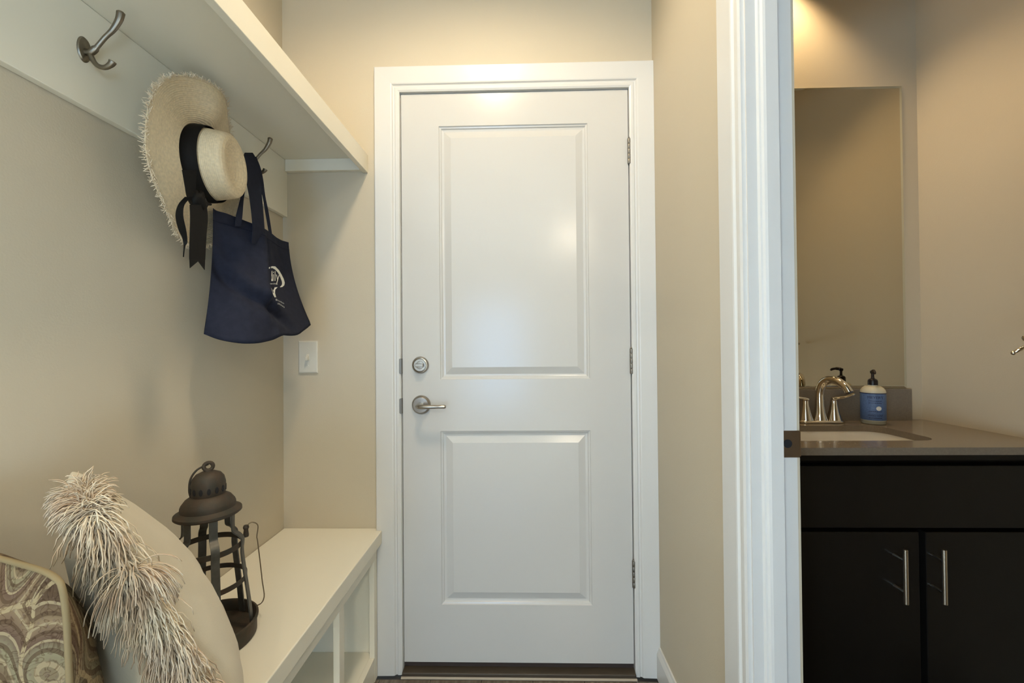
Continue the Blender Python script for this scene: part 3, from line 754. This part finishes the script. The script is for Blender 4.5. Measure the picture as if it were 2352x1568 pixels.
# hem line along the top
hem = [bag_at(i / 40, 0.085, 0.0008) for i in range(41)]
G().tube(hem, 0.0009, 5).build('hem_stitch', 'canvas', tb, smooth=True)
# handles
px_ribbon('handle', tb, 'canvas', [(577, 609, 560, -0.735, -0.735), (580, 607, 520, -0.735, -0.738), (574, 602, 460, -0.752, -0.762), (566, 598, 415, -0.768, -0.782), (562, 592, 375, -0.782, -0.796), (560, 584, 357, -0.792, -0.802), (562, 580, 351, -0.805, -0.812)], 0.0016)
px_ribbon('handle', tb, 'canvas', [(539, 552, 520, -0.762, -0.758), (541, 556, 500, -0.765, -0.760), (552, 560, 455, -0.775, -0.772), (559, 566, 420, -0.785, -0.782), (560, 570, 385, -0.795, -0.792), (558, 568, 362, -0.806, -0.804)], 0.0016)
px_ribbon('handle', tb, 'canvas', [(619, 625, 542, -0.752, -0.752), (610, 617, 490, -0.766, -0.764), (603, 609, 450, -0.776, -0.774), (592, 604, 412, -0.788, -0.786), (584, 598, 385, -0.796, -0.794), (572, 588, 360, -0.804, -0.804)], 0.0016)
# print: laid on the bag's own surface (u along the width, v down)
def print_mesh(name, polys, m, parent=tb, off=0.0012):
    g = G()
    for poly in polys:
        g.add([bag_at(u, v, off) for u, v in poly], [tuple(range(len(poly)))])
    return g.build(name, m, parent, fix=False)
def px_uv(x, y):
    """surface coordinates of the bag's right panel that project near (x, y)"""
    best = None
    t0 = Vector((0, -1.5069, 1.1228 + F0))
    for iu in range(58, 101):
        for iv in range(25, 85):
            p = bag_at(iu / 100, iv / 100) - t0
            z = p.dot(cf); X = 1176 + 970 * p.dot(cr) / z; Y = 784 - 970 * p.dot(cu) / z
            e = (X - x) ** 2 + (Y - y) ** 2
            if best is None or e < best[0]: best = (e, iu / 100, iv / 100)
    return best[1], best[2]
A, B_, C_, D_ = px_uv(613, 612), px_uv(655, 612), px_uv(613, 712), px_uv(655, 712)
def uvp(x, y):   # bilinear over the print area
    s, t_ = (x - 613) / 42, (y - 612) / 100
    return tuple(A[k] * (1 - s) * (1 - t_) + B_[k] * s * (1 - t_) + C_[k] * (1 - s) * t_ + D_[k] * s * t_ for k in (0, 1))
outer = [(613, 615.5), (620, 613), (630, 612.5), (640, 619), (648, 629), (653.5, 640), (656, 650), (654.5, 655.5), (649, 659.5), (642, 661.5)]
inner = [(613, 618.5), (621, 617.5), (629, 620.5), (637, 627), (643, 636), (647, 645), (648, 650.5), (647, 655), (644, 658), (641, 660.5)]
print_mesh('print_arch', [[uvp(*outer[i]), uvp(*outer[i + 1]), uvp(*inner[i + 1]), uvp(*inner[i])] for i in range(len(outer) - 1)], 'print_white')
tl = [(613, 664), (614, 672), (615, 680), (616, 686)]; tr_ = [(634, 662.5), (626, 669), (623.5, 677), (621.5, 686)]
print_mesh('print_stem', [[uvp(*tl[i]), uvp(*tr_[i]), uvp(*tr_[i + 1]), uvp(*tl[i + 1])] for i in range(3)], 'print_white')
def text_polys(body, size, shear=0.0):
    cu_ = bpy.data.curves.new('t', 'FONT'); cu_.body = body; cu_.size = size; cu_.shear = shear; cu_.resolution_u = 3
    o = bpy.data.objects.new('t', cu_); COL.objects.link(o)
    dg = bpy.context.evaluated_depsgraph_get(); dg.update()
    me = o.evaluated_get(dg).to_mesh()
    vs = [(v.co.x, v.co.y) for v in me.vertices]; fs = [tuple(p.vertices) for p in me.polygons]
    o.evaluated_get(dg).to_mesh_clear()
    bpy.data.objects.remove(o); bpy.data.curves.remove(cu_)
    w = max(v[0] for v in vs)
    return vs, fs, w
vs, fs, w = text_polys('lily', 1.0, 0.12)
g = G()
hmax = max(v[1] for v in vs)
g.add([bag_at(*uvp(614.5 + 26 * x / w, 648.5 - 24 * y / hmax), 0.0014) for x, y in vs], fs)
g.build('print_lettering', 'print_white', tb, fix=False)
rr = random.Random(11); polys = []
for (x0, x1, y0, y1, h) in ((613, 633, 656, 657, 3.0), (617, 652, 693, 699, 3.2), (622, 652, 701, 708, 3.2)):
    x = x0
    while x < x1:
        wd = rr.uniform(1.2, 2.6); f0 = (x - x0) / (x1 - x0); y = y0 + (y1 - y0) * f0; hh = h * rr.choice((0.65, 0.7, 1.0))
        polys.append([uvp(x, y - hh), uvp(x + wd, y - hh), uvp(x + wd, y), uvp(x, y)]); x += wd + rr.uniform(0.5, 0.9)
print_mesh('print_small_lines', polys, 'print_grey')['kind'] = 'stuff'

# ================================================================== LANTERN
LC = Vector((-0.698, -0.582, BT + 0.0005))
lt = thing('lantern', LC, 'dark iron cage lantern standing on the bench by the pillow', 'lantern')
RB = 0.092
g = G().lathe([(0, 0), (RB - 0.002, 0), (RB, 0.003), (RB, 0.032), (RB + 0.003, 0.034), (RB + 0.003, 0.039), (RB - 0.001, 0.040), (RB - 0.004, 0.034), (RB - 0.005, 0.014), (0.03, 0.013), (0, 0.013)], LC, 56)
g.build('base_dish', 'lantern_iron', lt, smooth='auto')
G().lathe([(0.0, 0.0135), (0.028, 0.0135), (0.028, 0.030), (0.025, 0.030), (0.024, 0.018), (0.0, 0.018)], LC, 32).build('candle_cup', 'lantern_iron', lt, smooth='auto')
PH = 0.30
def rad_at(h):
    return 0.085 - 0.024 * min(1, max(0, (h - 0.03) / 0.18))
for k in range(6):
    a = PH + k * math.pi / 3
    d = Vector((math.cos(a), math.sin(a), 0)); s = Vector((-math.sin(a), math.cos(a), 0))
    P = [LC + d * r + Vector((0, 0, h)) for h, r in ((0.016, 0.0855), (0.06, 0.0815), (0.10, 0.0765), (0.15, 0.070), (0.190, 0.0655), (0.205, 0.0665), (0.218, 0.0665), (0.228, 0.060), (0.236, 0.050), (0.246, 0.0475), (0.270, 0.0475), (0.292, 0.0475))]
    P = cr_spline(P, 3)
    Nn = []
    for i in range(len(P)):
        t_ = P[min(i + 1, len(P) - 1)] - P[max(i - 1, 0)]
        Nn.append(s.cross(t_))
    G().strap(P, [s * 0.0078] * len(P), Nn, 0.0028).build('upright_strap', 'lantern_zinc', lt, smooth='auto')
def ring(name, h, r, hh, th, m):
    G().lathe([(r, h), (r + th, h), (r + th, h + hh), (r, h + hh), (r, h)], LC, 48, caps=False).build(name, m, lt, smooth='auto')
ring('hoop', 0.126, 0.0705, 0.0105, 0.0024, 'lantern_iron')
ring('hoop', 0.202, 0.0620, 0.0115, 0.0024, 'lantern_iron')
g = G().lathe([(0.046, 0.279), (0.060, 0.280), (0.0635, 0.283), (0.0630, 0.288), (0.056, 0.292), (0.0520, 0.295), (0.0515, 0.303), (0.0500, 0.307), (0.043, 0.317), (0.034, 0.323), (0.031, 0.325)], LC, 48)
g.build('cap', 'lantern_iron', lt, smooth='auto')
g = G().lathe([(0.030, 0.322), (0.0320, 0.328), (0.0330, 0.338), (0.0325, 0.350), (0.0295, 0.362), (0.0235, 0.370), (0.013, 0.375), (0.0085, 0.376), (0.008, 0.379)], LC, 40)
dm = g.build('dome', 'lantern_iron', lt, smooth='auto')
for k in range(14):       # dark ovals on the dome stand in for the shade inside vent holes
    a = k * 2 * math.pi / 14
    c = LC + Vector((0.0322 * math.cos(a), 0.0322 * math.sin(a), 0.3375))
    G().lathe([(0.0036, 0), (0.0036, 0.0012), (0.0, 0.0012)], c, 12, ax=(math.cos(a), math.sin(a), 0), start=(0, 0, 1), sx=2.0, sy=1.0).build('vent_shade', 'hole_shade', dm)
g = G().tube([LC + Vector((0.0085 * math.cos(q) * 0.75, 0.0085 * math.cos(q) * 0.65, 0.386 + 0.0085 * math.sin(q))) for q in [2 * math.pi * k / 20 for k in range(20)]], 0.0040, 8, closed=True)
g.build('top_ring', 'lantern_iron', lt, smooth=True)
g = G().tube(cr_spline([LC + Vector((0.000, 0.000, 0.391)), LC + Vector((-0.016, -0.012, 0.382)), LC + Vector((-0.025, -0.019, 0.364)), LC + Vector((-0.027, -0.0205, 0.340)), LC + Vector((-0.025, -0.019, 0.325))], 5), 0.0022, 7)
g.build('ring_loop', 'lantern_iron', lt, smooth=True)
# side eyes and hanging wire bail
vd = Vector((0.80, 0.60, 0)).normalized()
for s_ in (-1, 1):
    c = LC + vd * s_ * 0.0705 + Vector((0, 0, 0.224))
    G().lathe([(0.0, -0.012), (0.0055, -0.012), (0.006, -0.008), (0.0045, 0.004), (0.0065, 0.009), (0.005, 0.014), (0, 0.015)], c, 14).build('bail_eye', 'lantern_iron', lt, smooth='auto')
bk = Vector((-0.6, 0.8, 0))
pts = [LC + vd * a + bk * b + Vector((0, 0, h)) for a, b, h in ((0.0705, 0, 0.236), (0.082, 0, 0.242), (0.094, 0, 0.232), (0.092, 0, 0.206), (0.094, 0.0, 0.19), (0.103, 0.01, 0.10), (0.107, 0.02, 0.045), (0.085, 0.07, 0.010), (0.0, 0.112, 0.004))]
mir = [LC + (lambda q: q - 2 * vd * q.dot(vd))(p - LC) for p in reversed(pts[:-1])]
G().tube(cr_spline(pts + mir, 6), 0.0013, 6).build('wire_bail', 'wire', lt, smooth=True)

# ================================================================== PILLOWS
def pillow(name, c, w_ax, up_ax, w, h, th, m, label, cat, n=34, seedz=0.0, corner=0.10, ex=0.55, taper=0.0):
    """cushion centred at c; returns object and surface functions"""
    c = Vector(c); w_ax = Vector(w_ax).normalized(); up_ax = Vector(up_ax).normalized(); nrm = w_ax.cross(up_ax).normalized()
    def edge(u, v):
        x = u * w / 2 * (1 - corner * 0.5 * (1 - v * v) * abs(u) ** 2)
        z = v * h / 2 * (1 - corner * 0.5 * (1 - u * u) * abs(v) ** 2)
        q = 1 - 0.075 * (u * v) ** 6
        return x * q, z * q
    def P(u, v, side):
        x, z = edge(u, v)
        t_ = th / 2 * (max(0, 1 - u ** 2) ** ex) * (max(0, 1 - v ** 2) ** ex)
        t_ *= 1 - taper * v
        t_ *= 1 + 0.10 * noise.noise(Vector((u * 1.7, v * 1.7, seedz + side)))
        t_ += 0.005 * noise.noise(Vector((u * 4 + 3, v * 4, seedz + side * 2))) * (1 - u * u) * (1 - v * v) ** 0.5
        return c + w_ax * x + up_ax * z + nrm * (t_ * side)
    r = thing(name, c, label, cat)
    pts = []
    us = [math.sin(math.pi / 2 * (-1 + 2 * i / (n - 1))) for i in range(n)]
    g = G()
    for side in (1, -1):
        g.grid([P(u, v, side) for v in us for u in us], n, n)
    bm = bmesh.new()
    me = bpy.data.meshes.new('cover'); me.from_pydata([tuple(v) for v in g.v], [], g.f)
    bm.from_mesh(me); bmesh.ops.remove_doubles(bm, verts=bm.verts, dist=0.0004); bmesh.ops.recalc_face_normals(bm, faces=bm.faces); bm.to_mesh(me); bm.free()
    o = link('cover', me, m, r, smooth=True)
    return r, P, (w_ax, up_ax, nrm)
# cream pillow, edge turned to the room
T_ = Vector((-0.537, -1.000, 0.912 + F0)); Bm = Vector((-0.424, -0.880, 0.474 + F0 + 0.010))
upa = (T_ - Bm).normalized()
wa = Vector((-0.700, 0.650, -0.16)).normalized(); wa = (wa - upa * wa.dot(upa)).normalized()
PW = 0.31; PHh = (T_ - Bm).length
cc = (T_ + Bm) / 2 + wa * PW / 2 + Vector((0, 0, 0.022))
cp, PP, (pa, pu, pn) = pillow('throw_pillow', cc, wa, upa, PW, PHh, 0.150, 'pillow_linen', 'plain cream throw pillow with long shaggy fringe leaning by the lantern', 'pillow', seedz=2.0, taper=0.32)
# fringe along the near side and the top
def fringe(parent, starts, rnd, per, ln, rad, name, drop=0.34):
    g = G()
    for (p, out, sd) in starts:
        ph = rnd.uniform(-0.5, 0.5)
        for k in range(per):
            d = (out * rnd.uniform(0.15, 0.9) + sd * (ph + rnd.uniform(-1.0, 1.0)) + Vector((0, 0, rnd.uniform(-0.6, 0.3)))).normalized()
            L_ = ln * rnd.uniform(0.5, 1.1); n_ = 7
            q = p + sd * rnd.uniform(-0.008, 0.008) + out * rnd.uniform(-0.004, 0.004); pts = [q.copy()]
            v = d * 1.0
            wob = rnd.uniform(0, 6)
            for i in range(n_):
                v = v + Vector((0, 0, -drop)) + Vector((math.sin(wob + i * 2.3), math.cos(wob * 1.3 + i * 2.9), math.sin(wob * 2 + i * 1.9))) * 0.30
                v.normalize(); q = q + v * (L_ / n_); pts.append(q.copy())
            g.tube(pts, [rad * 1.1] * n_ + [rad * 0.7], 3)
    o = g.build(name, 'fringe', parent, fix=False, smooth=True); o['kind'] = 'stuff'
    return o
rnd = random.Random(5)
st_ = []
for k in range(48):
    v = -0.98 + 1.98 * k / 47
    st_.append((PP(-1, v, 1), (-pa), pn))
fringe(cp, st_, rnd, 38, 0.060, 0.00075, 'fringe')
st_ = []
for k in range(26):
    u = -1 + 0.80 * k / 25
    st_.append((PP(u, 1, 1), (pu * 1.0 - pa * 0.15), pn))
fringe(cp, st_, rnd, 40, 0.036, 0.00070, 'fringe', 0.26)
# looped tuft knotted on the near edge
kp = PP(-1, 0.52, 1) - pa * 0.020 + Vector((0, 0, 0.004))
g = G()
for k in range(150):
    a = rnd.uniform(-2.2, 2.2)
    d = (pn * math.sin(a) + Vector((0, 0, 1)) * math.cos(a) * 0.6 - pa * rnd.uniform(0.1, 0.5)).normalized()
    q = kp.copy(); pts = [q.copy()]; v = d; L_ = rnd.uniform(0.035, 0.075)
    for i in range(8):
        v = (v + Vector((0, 0, -0.30)) + Vector((rnd.uniform(-1, 1), rnd.uniform(-1, 1), rnd.uniform(-1, 1))) * 0.10).normalized()
        q = q + v * (L_ / 8); pts.append(q.copy())
    g.tube(pts, 0.00075, 3)
g.build('tuft', 'fringe', cp, fix=False, smooth=True)['kind'] = 'stuff'

# paisley pillow, nearer and further left
up2 = Vector((0.03, -0.10, 0.99)).normalized()
wa2 = Vector((0.95, -0.31, 0.0)).normalized(); wa2 = (wa2 - up2 * wa2.dot(up2)).normalized()
hh2 = 0.42
c2 = Vector((-0.4815, -1.057, 0)) - wa2 * 0.185; c2.z = BT + 0.222
pp, QQ, (qa, qu, qn) = pillow('throw_pillow', c2, wa2, up2, 0.38, hh2, 0.17, 'paisley', 'brown paisley throw pillow with piped edge at the lower left', 'pillow', seedz=5.0, corner=0.16, ex=0.85)
loop = []
for k in range(40): loop.append(QQ(-1 + 2 * k / 40, 1, 1))
for k in range(40): loop.append(QQ(1, 1 - 2 * k / 40, 1))
for k in range(40): loop.append(QQ(1 - 2 * k / 40, -1, 1))
for k in range(40): loop.append(QQ(-1, -1 + 2 * k / 40, 1))
mat('piping', (0.26, 0.195, 0.10), 0.85)
G().tube(loop, 0.0030, 8, closed=True).build('piping', 'piping', pp, smooth=True)

# ================================================================== WASHROOM VANITY
CT = 0.836 + F0           # counter top
YF = -0.330               # counter front
vc = thing('vanity_cabinet', (1.03, -0.1, 0), 'espresso brown two door vanity cabinet under the grey counter', 'cabinet')
cy = -0.295
G().box(XB + 0.002, XB + 0.020, cy + 0.019, YB - 0.001, 0.10, CT - 0.021).box(XE - 0.020, XE - 0.002, cy + 0.019, YB - 0.001, 0.10, CT - 0.021).box(XB + 0.02, XE - 0.02, cy + 0.019, YB - 0.001, 0.10, 0.118).box(XB + 0.02, XE - 0.02, cy + 0.019, cy + 0.03, 0.118, CT - 0.021).box(XB + 0.02, XE - 0.02, YB - 0.012, YB - 0.001, 0.118, CT - 0.021).build('carcass', 'espresso', vc)
G().box(XB + 0.002, XE - 0.002, cy + 0.07, YB - 0.001, 0.0, 0.0995).build('toe_kick', 'espresso', vc)
gx0, gx1 = 1.0885, 1.1065
G().box(XB + 0.004, XE - 0.004, cy, cy + 0.0185, CT - 0.045, CT - 0.0212).build('top_rail', 'espresso', vc, bevel=0.001)
G().box(XB + 0.004, XE - 0.03, cy - 0.019, cy + 0.018, 0.611 + F0, 0.782 + F0).build('false_drawer_front', 'espresso', vc, bevel=0.002)
def vanity_door(x0, x1, hx):
    g = G(); z0, z1 = 0.12, 0.600 + F0
    g.box(x0, x1, cy - 0.019, cy + 0.0185, z0, z1)
    d = g.build('door', 'espresso', vc, bevel=0.002)
    hz0, hz1 = 0.4247 + F0, 0.5692 + F0
    G().tube([(hx, -0.350, hz0), (hx, -0.350, hz1)], 0.0058, 16, up=(0, 1, 0)).build('handle', 'bar_nickel', d, smooth='auto', bevel=0.0006)
    for hz in (hz0 + 0.030, hz1 - 0.030):
        G().tube([(hx, cy - 0.019, hz), (hx, -0.349, hz)], 0.0042, 10).build('handle_post', 'bar_nickel', d, smooth='auto')
vanity_door(XB + 0.004, gx0, 1.0195)
vanity_door(gx1, XE - 0.03, 1.1205)
# counter with rounded sink cut-out
ctp = thing('countertop', (1.03, -0.1, CT), 'taupe grey quartz vanity counter with low backsplash', 'countertop')
SX0, SX1, SY0, SY1 = 0.775, 1.225, -0.245, -0.012
hole = rrect(SX0, SX1, SY0, SY1, 0.055, n=8)
outer_ = []
X0, X1, Y0, Y1 = XB + 0.001, XE - 0.001, YF, YB - 0.001
cxm, cym = (SX0 + SX1) / 2, (SY0 + SY1) / 2
for (x, y) in hole:       # project each hole vertex to the slab border
    dx, dy = x - cxm, y - cym
    t_ = min((X1 - cxm) / dx if dx > 0 else (X0 - cxm) / dx if dx < 0 else 9e9, (Y1 - cym) / dy if dy > 0 else (Y0 - cym) / dy if dy < 0 else 9e9)
    outer_.append((cxm + dx * t_, cym + dy * t_))
def snap_corners(pts):
    for cxn, cyn in ((X0, Y0), (X1, Y0), (X0, Y1), (X1, Y1)):
        k = min(range(len(pts)), key=lambda i: (pts[i][0] - cxn) ** 2 + (pts[i][1] - cyn) ** 2)
        pts[k] = (cxn, cyn)
snap_corners(outer_)
g = G(); n = len(hole)
for zt_ in (CT, CT - 0.0205):
    g.v += [(x, y, zt_) for x, y in outer_] + [(x, y, zt_) for x, y in hole]
for i in range(n):
    j = (i + 1) % n
    g.f += [(i, j, n + j, n + i), (2 * n + j, 2 * n + i, 3 * n + i, 3 * n + j), (j, i, 2 * n + i, 2 * n + j), (n + i, n + j, 3 * n + j, 3 * n + i)]
    g.mi += [0] * 4
g.build('slab', 'quartz', ctp)
G().box(XB + 0.001, 1.432, YB - 0.0205, YB - 0.0005, CT, 0.951 + F0).build('backsplash', 'quartz', ctp, bevel=0.001)
# undermount basin
bs = thing('sink', (cxm, cym, CT - 0.15), 'white undermount washroom sink basin in the grey counter', 'sink')
g = G(); lev = []
for k, (ins, dz) in enumerate(((-0.012, -0.0207), (-0.002, -0.0207), (0.0, -0.05), (0.006, -0.10), (0.02, -0.13), (0.05, -0.142), (0.09, -0.146))):
    r_ = max(0.02, 0.055 + ins * 0.3)
    lev.append([(x, y, CT + dz) for x, y in rrect(SX0 + ins, SX1 - ins, SY0 + ins, SY1 - ins, r_, n=8)])
for L_ in lev: g.v += L_
for a in range(len(lev) - 1):
    for i in range(n):
        j = (i + 1) % n
        g.f.append((a * n + i, a * n + j, (a + 1) * n + j, (a + 1) * n + i)); g.mi.append(0)
g.f.append(tuple((len(lev) - 1) * n + i for i in range(n))); g.mi.append(0)
g.build('basin', 'porcelain', bs, smooth='auto')
G().lathe([(0.022, 0.0005), (0.022, 0.003), (0.012, 0.004), (0, 0.002)], (cxm, cym, CT - 0.146), 24).build('drain', 'chrome', bs, smooth='auto')

# faucet (4 in. centre-set)
FX, FY = 1.074, 0.046
fa = thing('faucet', (FX, FY, CT), 'chrome two handle washroom faucet with arched spout', 'faucet')
g = G(); pl = rrect(FX - 0.080, FX + 0.080, FY - 0.026, FY + 0.026, 0.0255, n=8)
g.prism(pl, 'z', CT + 0.0001, CT + 0.010)
g.build('base_plate', 'chrome', fa, bevel=0.003, smooth='auto')
g = G().lathe([(0.024, 0.009), (0.022, 0.016), (0.017, 0.035), (0.0145, 0.06), (0.0140, 0.085)], (FX, FY, CT), 24)
g.tube(cr_spline([(FX, FY, CT + 0.080), (FX, FY - 0.001, CT + 0.110), (FX + 0.004, FY - 0.010, CT + 0.140), (FX + 0.012, FY - 0.030, CT + 0.156), (FX + 0.020, FY - 0.058, CT + 0.155), (FX + 0.027, FY - 0.085, CT + 0.138), (FX + 0.031, FY - 0.098, CT + 0.118)], 5),
       [0.0140] * 8 + [0.0138] * 8 + [0.0135] * 8 + [0.013] * 7, 18)
g.build('spout', 'chrome', fa, smooth='auto')
for s_ in (-1, 1):
    hx = FX + s_ * 0.0510
    g = G().lathe([(0.0245, 0.009), (0.0225, 0.016), (0.016, 0.040), (0.0115, 0.066), (0.0105, 0.078), (0.011, 0.082)], (hx, FY, CT), 24)
    hb_ = g.build('handle_body', 'chrome', fa, smooth='auto')
    g = G().tube(cr_spline([(hx - s_ * 0.006, FY, CT + 0.084), (hx + s_ * 0.012, FY - 0.004, CT + 0.088), (hx + s_ * 0.036, FY - 0.010, CT + 0.093), (hx + s_ * 0.062, FY - 0.014, CT + 0.103)], 5), [0.0105] * 5 + [0.009] * 5 + [0.0075] * 5 + [0.006], 14, flat=0.55)
    g.build('lever', 'chrome', hb_, smooth=True)

# soap bottle
SPX, SPY = 1.2425, 0.020
sb = thing('soap_bottle', (SPX, SPY, CT), 'blue labelled hand soap pump bottle on the vanity counter', 'soap bottle')
sr = 0.0355
G().lathe([(0, 0.0003), (sr - 0.004, 0.0003), (sr - 0.001, 0.003), (sr - 0.0006, 0.014), (sr - 0.0006, 0.0145)], (SPX, SPY, CT), 40).build('bottle_base', 'soap_base', sb, smooth='auto')
G().lathe([(sr - 0.0005, 0.014), (sr, 0.016), (sr, 0.108), (sr + 0.0003, 0.112), (sr - 0.0005, 0.118), (sr - 0.006, 0.127), (sr - 0.013, 0.1325), (0.013, 0.134), (0.013, 0.139)], (SPX, SPY, CT), 40).build('bottle', 'soap_cream', sb, smooth='auto')
lb = G().lathe([(sr + 0.0003, 0.0155), (sr + 0.0006, 0.016), (sr + 0.0006, 0.1085), (sr + 0.0003, 0.109)], (SPX, SPY, CT), 48)
lb.f = [f for f in lb.f if len(f) == 4]; lb.mi = lb.mi[:len(lb.f)]
lbl = lb.build('label', 'soap_label', sb, smooth=True)
G().lathe([(sr + 0.0008, 0.1075), (sr + 0.001, 0.1075), (sr + 0.001, 0.1105), (sr + 0.0008, 0.1105)], (SPX, SPY, CT), 40).build('label_border', 'label_ink', lbl, smooth='auto')
G().lathe([(0.0, 0.137), (0.0142, 0.137), (0.0146, 0.140), (0.0142, 0.152), (0.0125, 0.156), (0.010, 0.158), (0.006, 0.160), (0.0045, 0.164), (0.0042, 0.176), (0.006, 0.178), (0.0075, 0.181), (0.007, 0.187), (0.0, 0.189)], (SPX, SPY, CT), 24).build('pump', 'pump_black', sb, smooth='auto')
G().tube(cr_spline([(SPX, SPY, CT + 0.184), (SPX - 0.0075, SPY - 0.013, CT + 0.186), (SPX - 0.015, SPY - 0.026, CT + 0.183), (SPX - 0.0175, SPY - 0.030, CT + 0.178)], 4), [0.0062] * 5 + [0.0048] * 5 + [0.0038] * 3, 10).build('nozzle', 'pump_black', sb, smooth=True)
fac = math.atan2(-1.5069 - SPY, 0 - SPX) + 0.18     # label faces the doorway
def on_label(s, z, off=0.0010):
    a = fac + s / sr
    return Vector((SPX + (sr + off) * math.cos(a), SPY + (sr + off) * math.sin(a), CT + z))
for body, wd, z0, hgt in (("MEYER'S", 0.044, 0.091, 0.0095), ('HAND SOAP', 0.040, 0.030, 0.0070)):
    vs, fs, w = text_polys(body, 1.0)
    hm = max(v[1] for v in vs)
    G().add([on_label((x / w - 0.5) * wd, z0 + y / hm * hgt) for x, y in vs], fs).build('label_lettering', 'label_ink', lbl, fix=False)
cs = [on_label(0.009 + 0.0075 * math.cos(q), 0.058 + 0.0075 * math.sin(q), 0.0011) for q in [2 * math.pi * k / 24 for k in range(24)]]
G().add(cs, [tuple(range(24))]).build('label_dot', 'print_white', lbl, fix=False)
polys = []
rr = random.Random(4)
g = G()
for z0 in (0.082, 0.075, 0.046, 0.023):
    x = -0.018
    while x < 0.016:
        wd = rr.uniform(0.0015, 0.004)
        g.add([on_label(x, z0), on_label(x + wd, z0), on_label(x + wd, z0 + 0.0022), on_label(x, z0 + 0.0022)], [(0, 1, 2, 3)]); x += wd + 0.0012
g.build('label_small_print', 'label_ink', lbl, fix=False)['kind'] = 'stuff'

# mirror
mi = thing('mirror', (1.03, YB, 0.96 + F0), 'tall frameless wall mirror above the washroom faucet', 'mirror')
mx0, mx1, mz0, mz1 = 0.640, 1.4285, 0.953 + F0, 2.081 + F0
bv = 0.010
G().add([(mx0 + bv, YB - 0.006, mz0 + bv), (mx1 - bv, YB - 0.006, mz0 + bv), (mx1 - bv, YB - 0.006, mz1 - bv), (mx0 + bv, YB - 0.006, mz1 - bv)], [(0, 1, 2, 3)]).build('silvered_glass', 'mirror', mi, fix=False)
a_ = [(mx0, YB - 0.0035, mz0), (mx1, YB - 0.0035, mz0), (mx1, YB - 0.0035, mz1), (mx0, YB - 0.0035, mz1)]
b_ = [(mx0 + bv, YB - 0.006, mz0 + bv), (mx1 - bv, YB - 0.006, mz0 + bv), (mx1 - bv, YB - 0.006, mz1 - bv), (mx0 + bv, YB - 0.006, mz1 - bv)]
c_ = [(x, YB - 0.0004, z) for x, y, z in a_]
g = G(); g.add(a_ + b_ + c_, [(k, (k + 1) % 4, 4 + (k + 1) % 4, 4 + k) for k in range(4)] + [((k + 1) % 4, k, 8 + k, 8 + (k + 1) % 4) for k in range(4)] + [(8, 11, 10, 9)])
g.build('bevelled_edge', 'mirror_edge', mi, fix=False)

# towel arm reaching out from the washroom side wall, cut by the frame
ph = thing('towel_arm', (XE, -0.53, 1.16), 'chrome towel arm with ball ends at the right edge', 'towel holder')
pz, py = 1.164, -0.56
G().lathe([(0, 0), (0.024, 0), (0.024, 0.004), (0.017, 0.009), (0.010, 0.012), (0.009, 0.03), (0, 0.031)], (XE - 0.0005, py, pz - 0.006), 24, ax=(-1, 0, 0)).build('post', 'chrome', ph, smooth='auto')
G().tube([(XE - 0.028, py, pz - 0.006), (1.30, py, pz - 0.006), (1.112, py, pz - 0.010), (1.097, py, pz - 0.016), (1.075, py, pz - 0.027)], [0.0055, 0.0055, 0.0055, 0.0045, 0.0030], 12).build('arm', 'chrome', ph, smooth=True)
G().lathe([(0, -0.0045), (0.003, -0.0035), (0.0045, 0), (0.003, 0.0035), (0, 0.0045)], (1.0725, py, pz - 0.0285), 16).build('ball_end', 'bar_nickel', ph, smooth=True)
G().lathe([(0, -0.007), (0.005, -0.006), (0.0075, 0), (0.006, 0.0045), (0, 0.0065)], (1.1015, py, pz + 0.004), 16).build('finial', 'bar_nickel', ph, smooth=True)
